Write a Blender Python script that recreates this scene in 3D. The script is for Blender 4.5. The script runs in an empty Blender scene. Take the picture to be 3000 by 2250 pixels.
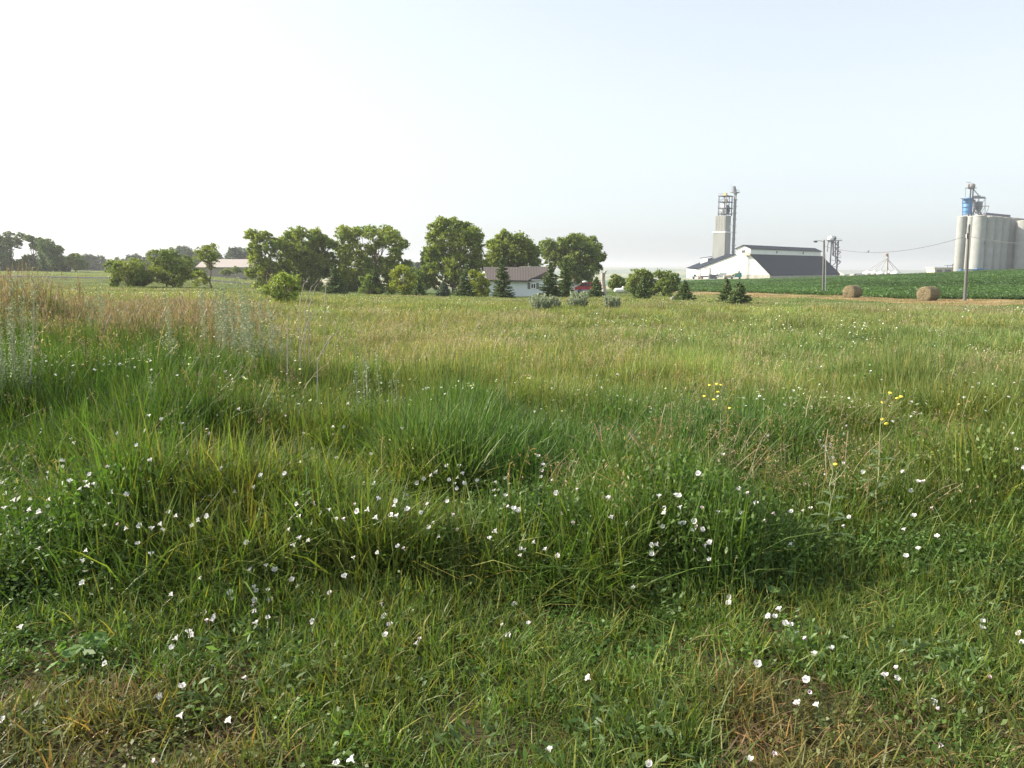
import bpy, math, random
import numpy as np
from mathutils import Vector, Matrix, Quaternion

# ------------------------------------------------------------------ camera, sky, sun, exposure
sc = bpy.context.scene
R = math.radians
F = 2350.0            # focal length in photo pixels (3000 wide)
PITCH = R(8.2)
CAMH = 1.6
SUN_AZ, SUN_EL = R(-80), R(33)
cd = bpy.data.cameras.new('camera')
cam = bpy.data.objects.new('camera', cd)
sc.collection.objects.link(cam)
cam.location = (0, 0, CAMH)
cam.rotation_euler = (math.pi / 2 - PITCH, 0, 0)
cd.sensor_width = 36.0
cd.lens = F / 3000 * 36.0
cd.clip_start = 0.05
cd.clip_end = 40000
sc.camera = cam

world = bpy.data.worlds.new('World')
sc.world = world
world.use_nodes = True
wn = world.node_tree
for n in list(wn.nodes): wn.nodes.remove(n)
wo = wn.nodes.new('ShaderNodeOutputWorld')
bg = wn.nodes.new('ShaderNodeBackground')
sky = wn.nodes.new('ShaderNodeTexSky')
sky.sky_type = 'NISHITA'
sky.sun_disc = False
sky.sun_elevation = SUN_EL
sky.sun_rotation = SUN_AZ
sky.air_density = 1.0
sky.dust_density = 2.1
sky.ozone_density = 1.0
hs = wn.nodes.new('ShaderNodeHueSaturation')
hs.inputs['Saturation'].default_value = 0.40
wn.links.new(sky.outputs[0], hs.inputs['Color'])
mxs = wn.nodes.new('ShaderNodeMix'); mxs.data_type = 'RGBA'; mxs.inputs[0].default_value = 0.45
mxs.inputs[7].default_value = (2.40, 2.80, 3.08, 1)        # thin even veil of summer haze over the whole sky
wn.links.new(hs.outputs[0], mxs.inputs[6]); wn.links.new(mxs.outputs[2], bg.inputs[0])
bg.inputs[1].default_value = 0.15
wn.links.new(bg.outputs[0], wo.inputs[0])

sl = bpy.data.lights.new('sun', 'SUN')
sl.energy = 5.0
sl.angle = R(0.6)
sl.color = (1.0, 0.90, 0.74)
sun = bpy.data.objects.new('sun', sl)
sc.collection.objects.link(sun)
sdir = Vector((math.sin(SUN_AZ) * math.cos(SUN_EL), math.cos(SUN_AZ) * math.cos(SUN_EL), math.sin(SUN_EL)))
sun.rotation_euler = sdir.to_track_quat('Z', 'Y').to_euler()

sc.view_settings.view_transform = 'Standard'
sc.view_settings.look = 'None'
sc.view_settings.exposure = 0.95
sc.view_settings.gamma = 1
sc.cycles.max_bounces = 5
sc.cycles.diffuse_bounces = 2
sc.cycles.transmission_bounces = 3
sc.cycles.glossy_bounces = 1
sc.cycles.volume_bounces = 0
sc.cycles.transparent_max_bounces = 4

# ------------------------------------------------------------------ helpers
def P(u, v, D):
    """photo pixel (3000x2250) at forward distance D -> world point"""
    a = (u - 1500) / F; b = (1125 - v) / F
    y = math.cos(PITCH) + b * math.sin(PITCH); z = -math.sin(PITCH) + b * math.cos(PITCH)
    return Vector((a / y * D, D, CAMH + z / y * D))

def tag(o, label=None, cat=None, group=None, kind=None):
    if label: o['label'] = label
    if cat: o['category'] = cat
    if group: o['group'] = group
    if kind: o['kind'] = kind
    return o

def link(o, parent=None):
    sc.collection.objects.link(o)
    if parent is not None:
        o.parent = parent
    return o

def empty(name, loc, label, cat, group=None, rz=0):
    o = bpy.data.objects.new(name, None)
    link(o); o.location = loc; o.rotation_euler = (0, 0, rz); o.empty_display_size = 0.1
    return tag(o, label, cat, group)

class MB:
    """collects faces; origin is subtracted when the mesh is built"""
    def __init__(s): s.v = []; s.f = []; s.m = []; s.sm = []
    def face(s, pts, m=0):
        i = len(s.v); s.v += [tuple(p) for p in pts]; s.f.append(tuple(range(i, i + len(pts)))); s.m.append(m); s.sm.append(False)
    def raw(s, vs, fs, m=0, smooth=False):
        i = len(s.v); s.v += [tuple(p) for p in vs]
        for f in fs: s.f.append(tuple(i + k for k in f)); s.m.append(m); s.sm.append(smooth)
    def prism(s, pts, ext, m=0):
        pts = [Vector(p) for p in pts]; ext = Vector(ext); n = len(pts)
        s.raw(pts + [p + ext for p in pts], [tuple(range(n - 1, -1, -1)), tuple(range(n, 2 * n))] + [(k, (k + 1) % n, n + (k + 1) % n, n + k) for k in range(n)], m)
    def box(s, c, sx, sy, sz, m=0, fr=None):
        """box from centre-bottom c, size sx,sy,sz, frame fr=(ex,ey)"""
        ex, ey = fr if fr else (Vector((1, 0, 0)), Vector((0, 1, 0)))
        ez = Vector((0, 0, 1)); c = Vector(c)
        b = [c + ex * (i * sx / 2) + ey * (j * sy / 2) for i, j in ((-1, -1), (1, -1), (1, 1), (-1, 1))]
        s.prism(b, ez * sz, m)
    def tube(s, p0, p1, r0, r1=None, n=8, m=0, caps=True, smooth=True):
        p0 = Vector(p0); p1 = Vector(p1); r1 = r0 if r1 is None else r1
        d = (p1 - p0)
        if d.length < 1e-6: return
        q = d.normalized().to_track_quat('Z', 'Y'); vs = []
        for p, r in ((p0, r0), (p1, r1)):
            for k in range(n):
                a = 2 * math.pi * k / n
                vs.append(p + q @ Vector((r * math.cos(a), r * math.sin(a), 0)))
        s.raw(vs, [(k, (k + 1) % n, n + (k + 1) % n, n + k) for k in range(n)], m, smooth)
        if caps: s.raw(vs, [tuple(range(n - 1, -1, -1)), tuple(range(n, 2 * n))], m)
    def path(s, pts, rad, n=6, m=0):
        for k in range(len(pts) - 1):
            s.tube(pts[k], pts[k + 1], rad[k] if hasattr(rad, '__len__') else rad, rad[k + 1] if hasattr(rad, '__len__') else rad, n, m)
    def lathe(s, c, prof, axis=(0, 0, 1), n=16, m=0):
        c = Vector(c); q = Vector(axis).normalized().to_track_quat('Z', 'Y'); vs = []
        for (r, h) in prof:
            for k in range(n):
                a = 2 * math.pi * k / n
                vs.append(c + q @ Vector((r * math.cos(a), r * math.sin(a), h)))
        fs = [(j * n + k, j * n + (k + 1) % n, (j + 1) * n + (k + 1) % n, (j + 1) * n + k) for j in range(len(prof) - 1) for k in range(n)]
        s.raw(vs, fs, m, True)
        if prof[0][0] > 1e-4: s.raw(vs[:n], [tuple(range(n - 1, -1, -1))], m)
        if prof[-1][0] > 1e-4: s.raw(vs[-n:], [tuple(range(n))], m)
    def build(s, name, mats, parent=None, origin=(0, 0, 0)):
        if not isinstance(mats, (list, tuple)): mats = [mats]
        me = bpy.data.meshes.new(name); o3 = Vector(origin)
        me.from_pydata([tuple(Vector(p) - o3) for p in s.v], [], s.f)
        me.polygons.foreach_set('material_index', s.m); me.polygons.foreach_set('use_smooth', s.sm)
        for m in mats: me.materials.append(m)
        me.update()
        o = bpy.data.objects.new(name, me); link(o, parent)
        if parent is None: o.location = o3
        return o

def np_mesh(name, V, Q, mat, col=None, col_name='c', smooth=False, vf=None, mi=None):
    """V (n,3); Q (m,4) quads; col (n,3) per vertex"""
    me = bpy.data.meshes.new(name)
    V = np.asarray(V, np.float32); Q = np.asarray(Q, np.int32)
    me.vertices.add(len(V)); me.vertices.foreach_set('co', V.ravel())
    k = Q.shape[1]
    me.loops.add(Q.size); me.loops.foreach_set('vertex_index', Q.ravel())
    me.polygons.add(len(Q)); me.polygons.foreach_set('loop_start', np.arange(0, Q.size, k, dtype=np.int32))
    try: me.polygons.foreach_set('loop_total', np.full(len(Q), k, np.int32))
    except Exception: pass
    if smooth: me.polygons.foreach_set('use_smooth', np.ones(len(Q), bool))
    if col is not None:
        at = me.attributes.new(col_name, 'FLOAT_COLOR', 'POINT')
        c4 = np.ones((len(V), 4), np.float32); c4[:, :3] = col
        at.data.foreach_set('color', c4.ravel())
    for m in (mat if isinstance(mat, (list, tuple)) else [mat]): me.materials.append(m)
    if mi is not None: me.polygons.foreach_set('material_index', np.asarray(mi, np.int32))
    me.update(calc_edges=True)
    return me

# value noise (numpy)
_rs = np.random.RandomState(7)
_perm = _rs.rand(256, 256)
def noise(x, y, s=1.0, off=0):
    x = np.asarray(x, float) / s + off * 17.31; y = np.asarray(y, float) / s + off * 9.77
    xi = np.floor(x).astype(int); yi = np.floor(y).astype(int); fx = x - xi; fy = y - yi
    fx = fx * fx * (3 - 2 * fx); fy = fy * fy * (3 - 2 * fy)
    g = lambda i, j: _perm[i & 255, j & 255]
    return (g(xi, yi) * (1 - fx) + g(xi + 1, yi) * fx) * (1 - fy) + (g(xi, yi + 1) * (1 - fx) + g(xi + 1, yi + 1) * fx) * fy
def fbm(x, y, s=1.0, off=0, o=3):
    t = 0; w = 0
    for k in range(o): t = t + noise(x, y, s / 2 ** k, off + k) * 0.5 ** k; w += 0.5 ** k
    return t / w
def sstep(a, b, x): t = np.clip((np.asarray(x, float) - a) / (b - a), 0, 1); return t * t * (3 - 2 * t)

# ------------------------------------------------------------------ materials
def new_mat(name):
    m = bpy.data.materials.new(name); m.use_nodes = True
    nt = m.node_tree
    for n in list(nt.nodes): nt.nodes.remove(n)
    out = nt.nodes.new('ShaderNodeOutputMaterial')
    return m, nt, out
def N(nt, t, **kw):
    n = nt.nodes.new(t)
    for k, v in kw.items(): setattr(n, k, v)
    return n
def mat(name, col, rough=0.6, metal=0.0, var=0.12, scale=3.0, bump=0.0, spec=0.5, streak=None, dirt=None):
    """painted / solid surface with soft uneven tone, optional vertical streaks and dirt tone"""
    m, nt, out = new_mat(name)
    b = N(nt, 'ShaderNodeBsdfPrincipled'); nt.links.new(b.outputs[0], out.inputs[0])
    b.inputs['Roughness'].default_value = rough; b.inputs['Metallic'].default_value = metal
    b.inputs['Specular IOR Level'].default_value = spec
    tc = N(nt, 'ShaderNodeTexCoord'); mp = N(nt, 'ShaderNodeMapping'); nt.links.new(tc.outputs['Object'], mp.inputs[0])
    if streak: mp.inputs['Scale'].default_value = streak
    no = N(nt, 'ShaderNodeTexNoise'); no.inputs['Scale'].default_value = scale; no.inputs['Detail'].default_value = 6
    nt.links.new(mp.outputs[0], no.inputs['Vector'])
    cr = N(nt, 'ShaderNodeValToRGB'); nt.links.new(no.outputs['Fac'], cr.inputs[0])
    c0 = [c * (1 - var) for c in (dirt or col)]; c1 = [min(1, c * (1 + var * 0.6)) for c in col]
    cr.color_ramp.elements[0].position = 0.3; cr.color_ramp.elements[1].position = 0.68
    cr.color_ramp.elements[0].color = (*c0, 1); cr.color_ramp.elements[1].color = (*c1, 1)
    nt.links.new(cr.outputs[0], b.inputs['Base Color'])
    if bump:
        bp = N(nt, 'ShaderNodeBump'); bp.inputs['Strength'].default_value = bump; bp.inputs['Distance'].default_value = 0.05
        nt.links.new(no.outputs['Fac'], bp.inputs['Height']); nt.links.new(bp.outputs[0], b.inputs['Normal'])
    return m
def ribbed(name, col, rough, pitch, axis=0, depth=0.03, metal=0.0, var=0.08, dark=0.75):
    """profiled sheet: evenly spaced ribs across one object axis (real bump), soft tone variation"""
    m = mat(name, col, rough, metal, var, 0.25)
    nt = m.node_tree; b = [n for n in nt.nodes if n.type == 'BSDF_PRINCIPLED'][0]
    tc = [n for n in nt.nodes if n.type == 'TEX_COORD'][0]
    w = N(nt, 'ShaderNodeTexWave'); w.wave_type = 'BANDS'; w.bands_direction = 'XYZ'[axis]; w.wave_profile = 'SIN'
    w.inputs['Scale'].default_value = 2 * math.pi / pitch / 20 ; nt.links.new(tc.outputs['Object'], w.inputs['Vector'])
    bp = N(nt, 'ShaderNodeBump'); bp.inputs['Distance'].default_value = depth; bp.inputs['Strength'].default_value = 0.8
    nt.links.new(w.outputs['Fac'], bp.inputs['Height']); nt.links.new(bp.outputs[0], b.inputs['Normal'])
    return m
def leaf_mat(name, base=(1, 1, 1), trans=0.35, rough=0.5, inst=True, spec=0.35, tcol=(1.15, 1.25, 0.55)):
    """thin leaves and blades: colour = base * per-blade attribute (* per-plant tint), with light passing through"""
    m, nt, out = new_mat(name)
    at = N(nt, 'ShaderNodeAttribute'); at.attribute_name = 'c'
    mx = N(nt, 'ShaderNodeMix', data_type='RGBA', blend_type='MULTIPLY'); mx.inputs[0].default_value = 1
    nt.links.new(at.outputs['Color'], mx.inputs[6]); mx.inputs[7].default_value = (*base, 1)
    c = mx.outputs[2]
    if inst:
        ai = N(nt, 'ShaderNodeAttribute'); ai.attribute_type = 'INSTANCER'; ai.attribute_name = 'tint'
        m2 = N(nt, 'ShaderNodeMix', data_type='RGBA', blend_type='MULTIPLY'); m2.inputs[0].default_value = 1
        nt.links.new(c, m2.inputs[6]); nt.links.new(ai.outputs['Color'], m2.inputs[7]); c = m2.outputs[2]
    b = N(nt, 'ShaderNodeBsdfPrincipled'); nt.links.new(c, b.inputs['Base Color'])
    b.inputs['Roughness'].default_value = rough; b.inputs['Specular IOR Level'].default_value = spec
    t = N(nt, 'ShaderNodeBsdfTranslucent')
    m3 = N(nt, 'ShaderNodeMix', data_type='RGBA', blend_type='MULTIPLY'); m3.inputs[0].default_value = 1
    nt.links.new(c, m3.inputs[6]); m3.inputs[7].default_value = (*tcol, 1); nt.links.new(m3.outputs[2], t.inputs['Color'])
    ms = N(nt, 'ShaderNodeMixShader'); ms.inputs[0].default_value = trans
    nt.links.new(b.outputs[0], ms.inputs[1]); nt.links.new(t.outputs[0], ms.inputs[2]); nt.links.new(ms.outputs[0], out.inputs[0])
    return m

# ------------------------------------------------------------------ terrain
TD = [0, 3, 6, 10, 14, 20, 40, 70, 90, 113, 140, 200, 250, 300, 400, 550, 900, 2000, 4000, 6500, 11000]
TU = {
 -1200: [0, .02, .12, .30, .28, .15, -.1, -.3, -.35, -.3, -.1, .5, 1.2, 1.2, .6, 0, -2, -6, -4, 0, 0],
 100:   [0, .02, .12, .32, .30, .15, -.2, -.5, -.5, -.4, -.2, .45, 1.1, 1.2, .6, 0, -2, -6, -4, 0, 0],
 600:   [0, 0, .08, .22, .18, .02, -.2, -.45, -.6, -.7, -.7, -.4, .1, .2, -.4, -2, -6, -12, -8, 0, 0],
 900:   [0, 0, 0, -.02, -.08, -.2, -.4, -.9, -1.3, -1.7, -2.1, -3, -3.5, -4, -6, -9, -14, -16, 0, 14, 5],
 1500:  [0, -.01, -.05, -.15, -.22, -.35, -.8, -1.4, -1.85, -2.4, -2.9, -4.5, -6, -8, -11, -15, -20, -20, 2, 16, 5],
 1800:  [0, -.01, -.05, -.15, -.22, -.35, -.8, -1.4, -1.75, -1.95, -2.4, -4, -5, -6.5, -10, -14, -20, -20, 2, 14, 5],
 2020:  [0, -0.01, -0.05, -0.15, -0.22, -0.35, -0.8, -1.45, -1.85, -2.15, -2.35, -2.4, -2.65, -3.2, -4, -9, -18, -20, 0, 12, 5],
 2250:  [0, -0.01, -0.05, -0.13, -0.2, -0.33, -0.8, -1.45, -1.85, -2.1, -2.15, -2.2, -2.45, -2.7, -3.3, -5, -10, -20, -8, 0, 0],
 2484:  [0, -0.01, -0.05, -0.13, -0.2, -0.33, -0.8, -1.5, -1.95, -1.95, -1.8, -1.6, -1.65, -1.7, -1.8, -4, -9, -22, -15, -10, -10],
 2740:  [0, -0.01, -0.05, -0.13, -0.2, -0.35, -0.85, -1.6, -1.95, -1.6, -1.3, -0.8, -0.48, -0.5, -0.6, -1, -6, -20, -14, -8, -8],
 3000:  [0, -0.01, -0.05, -0.13, -0.2, -0.35, -0.85, -1.6, -1.93, -1.4, -0.82, 0.44, 0.95, 1.1, 0.4, 0, -5, -20, -14, -5, -8],
 4200:  [0, -0.01, -0.05, -0.13, -0.2, -0.35, -0.8, -1.5, -1.8, -1.2, -0.42, 1.14, 2, 2, 1.4, 1, -4, -18, -12, -5, -8]}
_us = np.array(sorted(TU)); _tab = np.array([TU[k] for k in _us], float)
_sg = np.linspace(math.log(2.5), math.log(2.5 + 11000), 700); _ug = np.linspace(-1200, 4200, 271)
_g1 = np.array([np.interp(_sg, np.log(np.array(TD) + 2.5), row) for row in _tab])
_g2 = np.array([np.interp(_ug, _us, _g1[:, j]) for j in range(len(_sg))]).T
def _blur(a, ax, r):
    k = np.exp(-0.5 * (np.arange(-3 * r, 3 * r + 1) / r) ** 2); k /= k.sum()
    ap = np.pad(a, [(3 * r, 3 * r) if i == ax else (0, 0) for i in range(2)], mode='edge')
    return np.apply_along_axis(lambda v: np.convolve(v, k, 'valid'), ax, ap)
_g2 = _blur(_blur(_g2, 0, 3), 1, 5)
def Z(x, y):
    x = np.asarray(x, float); y = np.asarray(y, float)
    az = np.clip(np.arctan2(x, y), -R(48), R(48)); r = np.hypot(x, y); D = r * np.cos(az)
    u = np.clip((np.tan(az) * F + 1500 + 1200) / 5400 * 270, 0, 269.999)
    s = np.clip((np.log(D + 2.5) - _sg[0]) / (_sg[-1] - _sg[0]) * 699, 0, 698.999)
    ui = u.astype(int); si = s.astype(int); fu = u - ui; fs = s - si
    z = (_g2[ui, si] * (1 - fu) + _g2[ui + 1, si] * fu) * (1 - fs) + (_g2[ui, si + 1] * (1 - fu) + _g2[ui + 1, si + 1] * fu) * fs
    z = z + 0.05 * (noise(x, y, 1.3, 3) - .5) * sstep(1.5, 5, r) + 0.16 * (noise(x, y, 7, 5) - .5) * sstep(8, 25, r)
    z = z + sstep(2500, 5000, r) * (fbm(x, y, 1900, 2) - .5) * 16
    return z
def zg(x, y): return float(Z(x, y))
def G(u, D, dz=0.0):
    """ground point straight below photo column u at distance D"""
    x = (u - 1500) / F / math.cos(PITCH) * 1.0 * D * 1.0
    # columns converge downwards: solve with the height found on the ground
    for _ in range(3):
        z = zg(x, D); t = (z - CAMH) / D
        b = (t * math.cos(PITCH) + math.sin(PITCH)) / (math.cos(PITCH) - t * math.sin(PITCH))
        x = (u - 1500) / F / (math.cos(PITCH) + b * math.sin(PITCH)) * D
    return Vector((x, D, zg(x, D) + dz))
def ucol(x, y):
    """photo column of a world ground point (approx.)"""
    return 1500 + x / np.maximum(y, .1) * F * 0.99
# ------------------------------------------------------------------ zones of the ground cover
def edge(u): return 3.7 - 0.35 * sstep(1000, 200, u) + 0.30 * sstep(2000, 2500, u)
def track(u, y):
    """bare hay-stubble strip along the crop: near edge, far edge at column u"""
    far = np.interp(u, [1900, 2050, 2250, 2484, 2640, 3000, 4200], [150, 133, 118, 103, 91, 87, 80])
    near = np.interp(u, [1900, 2050, 2250, 2484, 2640, 3000, 4200], [135, 118, 100, 80, 68, 62, 55])
    return near, far
def wedge(x, y): return .55 * (noise(x, y * .4, 1.5, 16) - .5) + .45 * (noise(x, y, .5, 11) - .5)
def canopy(x, y):
    x = np.asarray(x, float); y = np.asarray(y, float)
    u = ucol(x, y); e = edge(u) + wedge(x, y)
    n1 = noise(x, y, .75, 12); n2 = fbm(x, y, 2.6, 13)
    tall = (0.50 - .10 * sstep(4.6, 6, y)) * (0.40 + 1.0 * n1)
    uj = u + 420 * (noise(x, y, .9, 14) - .5)
    lush = .85 * sstep(1080, 1400, uj) * sstep(2450, 2100, uj) * sstep(4.9, 5.7, y) * sstep(8.6, 6.4, y)
    left = sstep(900, 500, u) * sstep(5.0, 7.5, y) * sstep(15, 11.5, y)
    hollow = np.exp(-((x + .35) / .55) ** 2 - ((y - 4.75) / .28) ** 2) + .7 * np.exp(-((x - 1.7) / .5) ** 2 - ((y - 4.5) / .25) ** 2) + .7 * np.exp(-((x + 1.6) / .4) ** 2 - ((y - 4.1) / .25) ** 2)
    h = tall * (1 - hollow * .75)
    h = h * (1 - lush) + lush * (0.36 + .28 * n1)
    h = h * (1 - left) + left * (0.42 + .42 * n2)
    far = sstep(8, 14, y) * (1 - left)
    h = h * (1 - far) + far * (0.16 + .36 * n2) * (1 - .45 * sstep(35, 70, y))
    k = sstep(-.25, .45, y - e) ** .8
    return 0.075 * (.7 + .6 * n1) * (1 - k) + h * k
def tint_at(x, y, jit=None, rs=None):
    x = np.asarray(x, float); y = np.asarray(y, float); u = ucol(x, y)
    c = lambda r, g, b: np.array([r, g, b])[None, :]
    w = lambda m: np.asarray(m)[:, None]
    base = c(.108, .165, .034)                       # fresh green
    yel = c(.175, .195, .045); tan = c(.270, .220, .115); blue = c(.070, .150, .060); dark = c(.050, .105, .020); brown = c(.19, .140, .065)
    n1 = fbm(x, y, 1.1, 21); n2 = fbm(x, y, 4.5, 22); n3 = fbm(x, y, 14, 23)
    t = base + 0 * w(x)
    t = t + (yel - t) * w(sstep(.45, .75, n1) * .55)
    mid = sstep(7, 11, y)
    t = t + (c(.215, .262, .090) - t) * w(mid * .75)
    t = t + (tan - t) * w(mid * sstep(.5, .66, n2) * .18 * sstep(2600, 1700, u))
    t = t + (tan * 1.05 - t) * w(np.exp(-((u - 1250) / 380) ** 2) * sstep(8, 12, y) * sstep(40, 22, y) * .22 * (0.4 + n1))
    t = t + (c(.235, .285, .100) - t) * w(sstep(1700, 2300, u) * mid * .5)
    t = t + (c(.125, .19, .060) - t) * w(mid * sstep(.55, .68, n3) * .6)
    t = t * (1 + .5 * (fbm(x, y, 2.2, 27)[:, None] - .5) * w(mid))
    t = t + (tan - t) * w(sstep(18, 40, y) * sstep(.55, .66, n3) * .2)
    t = t + (c(.12, .19, .06) - t) * w(sstep(2100, 2500, u) * sstep(45, 58, y) * .8)
    uj = u + 420 * (noise(x, y, .9, 14) - .5)
    lush = sstep(1080, 1400, uj) * sstep(2450, 2100, uj) * sstep(4.9, 5.7, y) * sstep(8.8, 6.4, y)
    t = t + (c(.085, .16, .046) - t) * w(lush * .7)
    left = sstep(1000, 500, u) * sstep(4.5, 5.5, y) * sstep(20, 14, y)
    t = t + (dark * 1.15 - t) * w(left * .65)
    t = t + (brown - t) * w(sstep(.62, .74, fbm(x, y, .9, 25)) * sstep(4.1, 3.6, y) * .55)
    # mown lawn by the house, pasture on the left
    t = t + (c(.10, .17, .045) - t) * w(sstep(92, 100, y) * sstep(2000, 1700, u) * .8)
    t = t + (c(.16, .20, .07) - t) * w(sstep(60, 80, y) * sstep(1100, 700, u) * .8)
    t = t + (c(.20, .25, .07) - t) * w(sstep(152, 156, y) * sstep(1100, 700, u) * .9)
    if rs is not None: t = t * (1 + (rs.rand(len(x), 1) - .5) * .5) * (1 + (rs.rand(len(x), 3) - .5) * .16)
    return np.clip(t, 0.005, 1)

# ------------------------------------------------------------------ blades and leaves as arrays
def join(parts):
    V = []; Q = []; C = []; o = 0
    for v, q, c in parts:
        V.append(v); Q.append(q + o); C.append(c); o += len(v)
    return np.concatenate(V), np.concatenate(Q), np.concatenate(C)
def blades(rs, n, rad, h0, h1, w, lean=.25, droop=.35, cvar=.3, yel=.15, square=False, pos=None, col=(1, 1, 1)):
    if pos is None:
        if square: px = (rs.rand(n) - .5) * 2 * rad; py = (rs.rand(n) - .5) * 2 * rad
        else:
            r = rad * np.sqrt(rs.rand(n)); a = rs.rand(n) * 6.283; px = r * np.cos(a); py = r * np.sin(a)
        pz = np.zeros(n)
    else: px, py, pz = pos.T
    th = rs.rand(n) * 6.283; ph = th + (rs.rand(n) - .5) * 2.6 + 1.57
    h = h0 + (h1 - h0) * rs.rand(n); le = lean * (rs.rand(n) * 1.2); dr = droop * (rs.rand(n) ** 1.3 * 1.6)
    ww = w * (.6 + .8 * rs.rand(n))
    V = np.zeros((n, 8, 3))
    for k, (t, wf) in enumerate(((0, .7), (.36, 1), (.72, .8), (1, .1))):
        out = h * (le * t + dr * t * t); z = h * (t - .55 * dr * t * t * np.minimum(1, t + .2))
        cx = px + np.cos(th) * out; cy = py + np.sin(th) * out
        V[:, 2 * k, 0] = cx - np.cos(ph) * ww * wf * .5; V[:, 2 * k, 1] = cy - np.sin(ph) * ww * wf * .5; V[:, 2 * k, 2] = pz + z
        V[:, 2 * k + 1, 0] = cx + np.cos(ph) * ww * wf * .5; V[:, 2 * k + 1, 1] = cy + np.sin(ph) * ww * wf * .5; V[:, 2 * k + 1, 2] = pz + z
    b = np.arange(n)[:, None, None] * 8
    Q = (b + np.array([[0, 1, 3, 2], [2, 3, 5, 4], [4, 5, 7, 6]])[None]).reshape(-1, 4)
    c = np.array(col)[None] * (1 + (rs.rand(n, 1) - .5) * 2 * cvar) * (1 + (rs.rand(n, 3) - .5) * .1)
    y = (rs.rand(n) < yel)[:, None]; c = np.where(y, c * np.array([[1.9, 1.25, 1.3]]), c)
    C = np.repeat(c, 8, 0)
    return V.reshape(-1, 3), Q, C
def leaves(rs, P0, size, nrm=None, up=.6, asp=.6, cvar=.25, col=(1, 1, 1), dirs=None):
    """kite-shaped leaves at P0, slightly folded"""
    n = len(P0)
    if nrm is None:
        nrm = rs.normal(size=(n, 3)); nrm[:, 2] = np.abs(nrm[:, 2]) + up
    nrm = nrm / np.linalg.norm(nrm, axis=1)[:, None]
    d = rs.normal(size=(n, 3)) if dirs is None else dirs + rs.normal(size=(n, 3)) * .25
    d = d - nrm * (d * nrm).sum(1)[:, None]; d /= np.linalg.norm(d, axis=1)[:, None] + 1e-9
    s = np.cross(nrm, d); L = (size * (.6 + .8 * rs.rand(n)))[:, None] if np.isscalar(size) else (size * (.7 + .6 * rs.rand(n)))[:, None]
    V = np.stack([P0 - d * L * .5, P0 + s * L * asp * .5 - d * L * .05 + nrm * L * .06, P0 + d * L * .5, P0 - s * L * asp * .5 - d * L * .05 + nrm * L * .06], 1)
    Q = (np.arange(n)[:, None] * 4 + np.arange(4)[None])
    c = np.array(col)[None] * (1 + (rs.rand(n, 1) - .5) * 2 * cvar) * (1 + (rs.rand(n, 3) - .5) * .08)
    return V.reshape(-1, 3), Q, np.repeat(c, 4, 0)
def panicle(rs, n, rad, h0, h1, nsp=20, droop=.55, sz=.022, spread=.05, square=False):
    parts = []
    if square: px = (rs.rand(n) - .5) * 2 * rad; py = (rs.rand(n) - .5) * 2 * rad
    else: px = rs.normal(size=n) * rad * .5; py = rs.normal(size=n) * rad * .5
    for i in range(n):
        h = h0 + (h1 - h0) * rs.rand(); a = rs.rand() * 6.283; dr = droop * rs.rand() + .08
        t = np.linspace(0, 1, 7); out = h * dr * t ** 2.4; z = h * (t - .35 * dr * t ** 3)
        cx = px[i] + np.cos(a) * out; cy = py[i] + np.sin(a) * out; w = .0028 * max(1, sz / .022)
        V = np.zeros((7, 2, 3)); V[:, 0] = np.stack([cx - w * np.sin(a), cy + w * np.cos(a), z], 1); V[:, 1] = np.stack([cx + w * np.sin(a), cy - w * np.cos(a), z], 1)
        Q = np.array([[2 * k, 2 * k + 1, 2 * k + 3, 2 * k + 2] for k in range(6)])
        parts.append((V.reshape(-1, 3), Q, np.ones((14, 3)) * .8 * (.8 + .4 * rs.rand())))
        tt = .68 + .34 * rs.rand(nsp); sx = np.interp(tt, t, cx); sy = np.interp(tt, t, cy); szz = np.interp(tt, t, z) + np.maximum(0, tt - 1) * h * .2
        o = rs.normal(size=(nsp, 3)) * spread * (1.15 - tt)[:, None] * 3; o[:, 2] -= np.abs(o[:, 2]) * .6
        P0 = np.stack([sx, sy, szz], 1) + o
        dd = np.tile([np.cos(a) * .7, np.sin(a) * .7, -.8], (nsp, 1))
        parts.append(leaves(rs, P0, sz * 1.0, up=0, asp=.28, col=(1.05, 1.0, .95), dirs=dd))
    return join(parts)
def dome(rs, n, rad, h):
    d = rs.normal(size=(n, 3)); d[:, 2] = np.abs(d[:, 2]); d /= np.linalg.norm(d, axis=1)[:, None]
    r = (.45 + .55 * rs.rand(n) ** .5)[:, None]
    return d * r * np.array([[rad, rad, h]])

plant_m = leaf_mat('plant_leaf', trans=.38)
proto_col = bpy.data.collections.new('plants')        # source tufts, only used as instances
VID = {}
def variant(kind, V, Q, C):
    me = np_mesh(kind, V, Q, plant_m, C)
    k = sum(len(v) for v in VID.values())
    o = bpy.data.objects.new('tuft_%03d' % k, me); proto_col.objects.link(o)
    VID.setdefault(kind, []).append(k)
rs = np.random.RandomState(3)
for i in range(4):
    variant('short', *join([blades(rs, 92, .14, .05, .15, .0053, .5, .7, yel=.22), leaves(rs, np.stack([rs.normal(size=20) * .07, rs.normal(size=20) * .07, .02 + .05 * rs.rand(20)], 1), .024, col=(.8, .95, .95))]))
for i in range(4): variant('tall', *blades(rs, 74, .14, .22, .5, .0070, .35, .55, yel=.12))
for i in range(3): variant('lush', *blades(rs, 52, .13, .32, .62, .0105, .28, .38, yel=.04))
for i in range(4):
    n = 200; variant('vine', *join([leaves(rs, dome(rs, n, .22, .34), .025, up=.4, asp=.55, cvar=.4), blades(rs, 24, .17, .2, .42, .006)]))
for i in range(3): variant('panicle', *panicle(rs, 4, .12, .5, .75))
for i in range(3): variant('low', *leaves(rs, dome(rs, 120, .17, .09), .019, up=1.0, asp=.6, cvar=.3))
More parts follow.
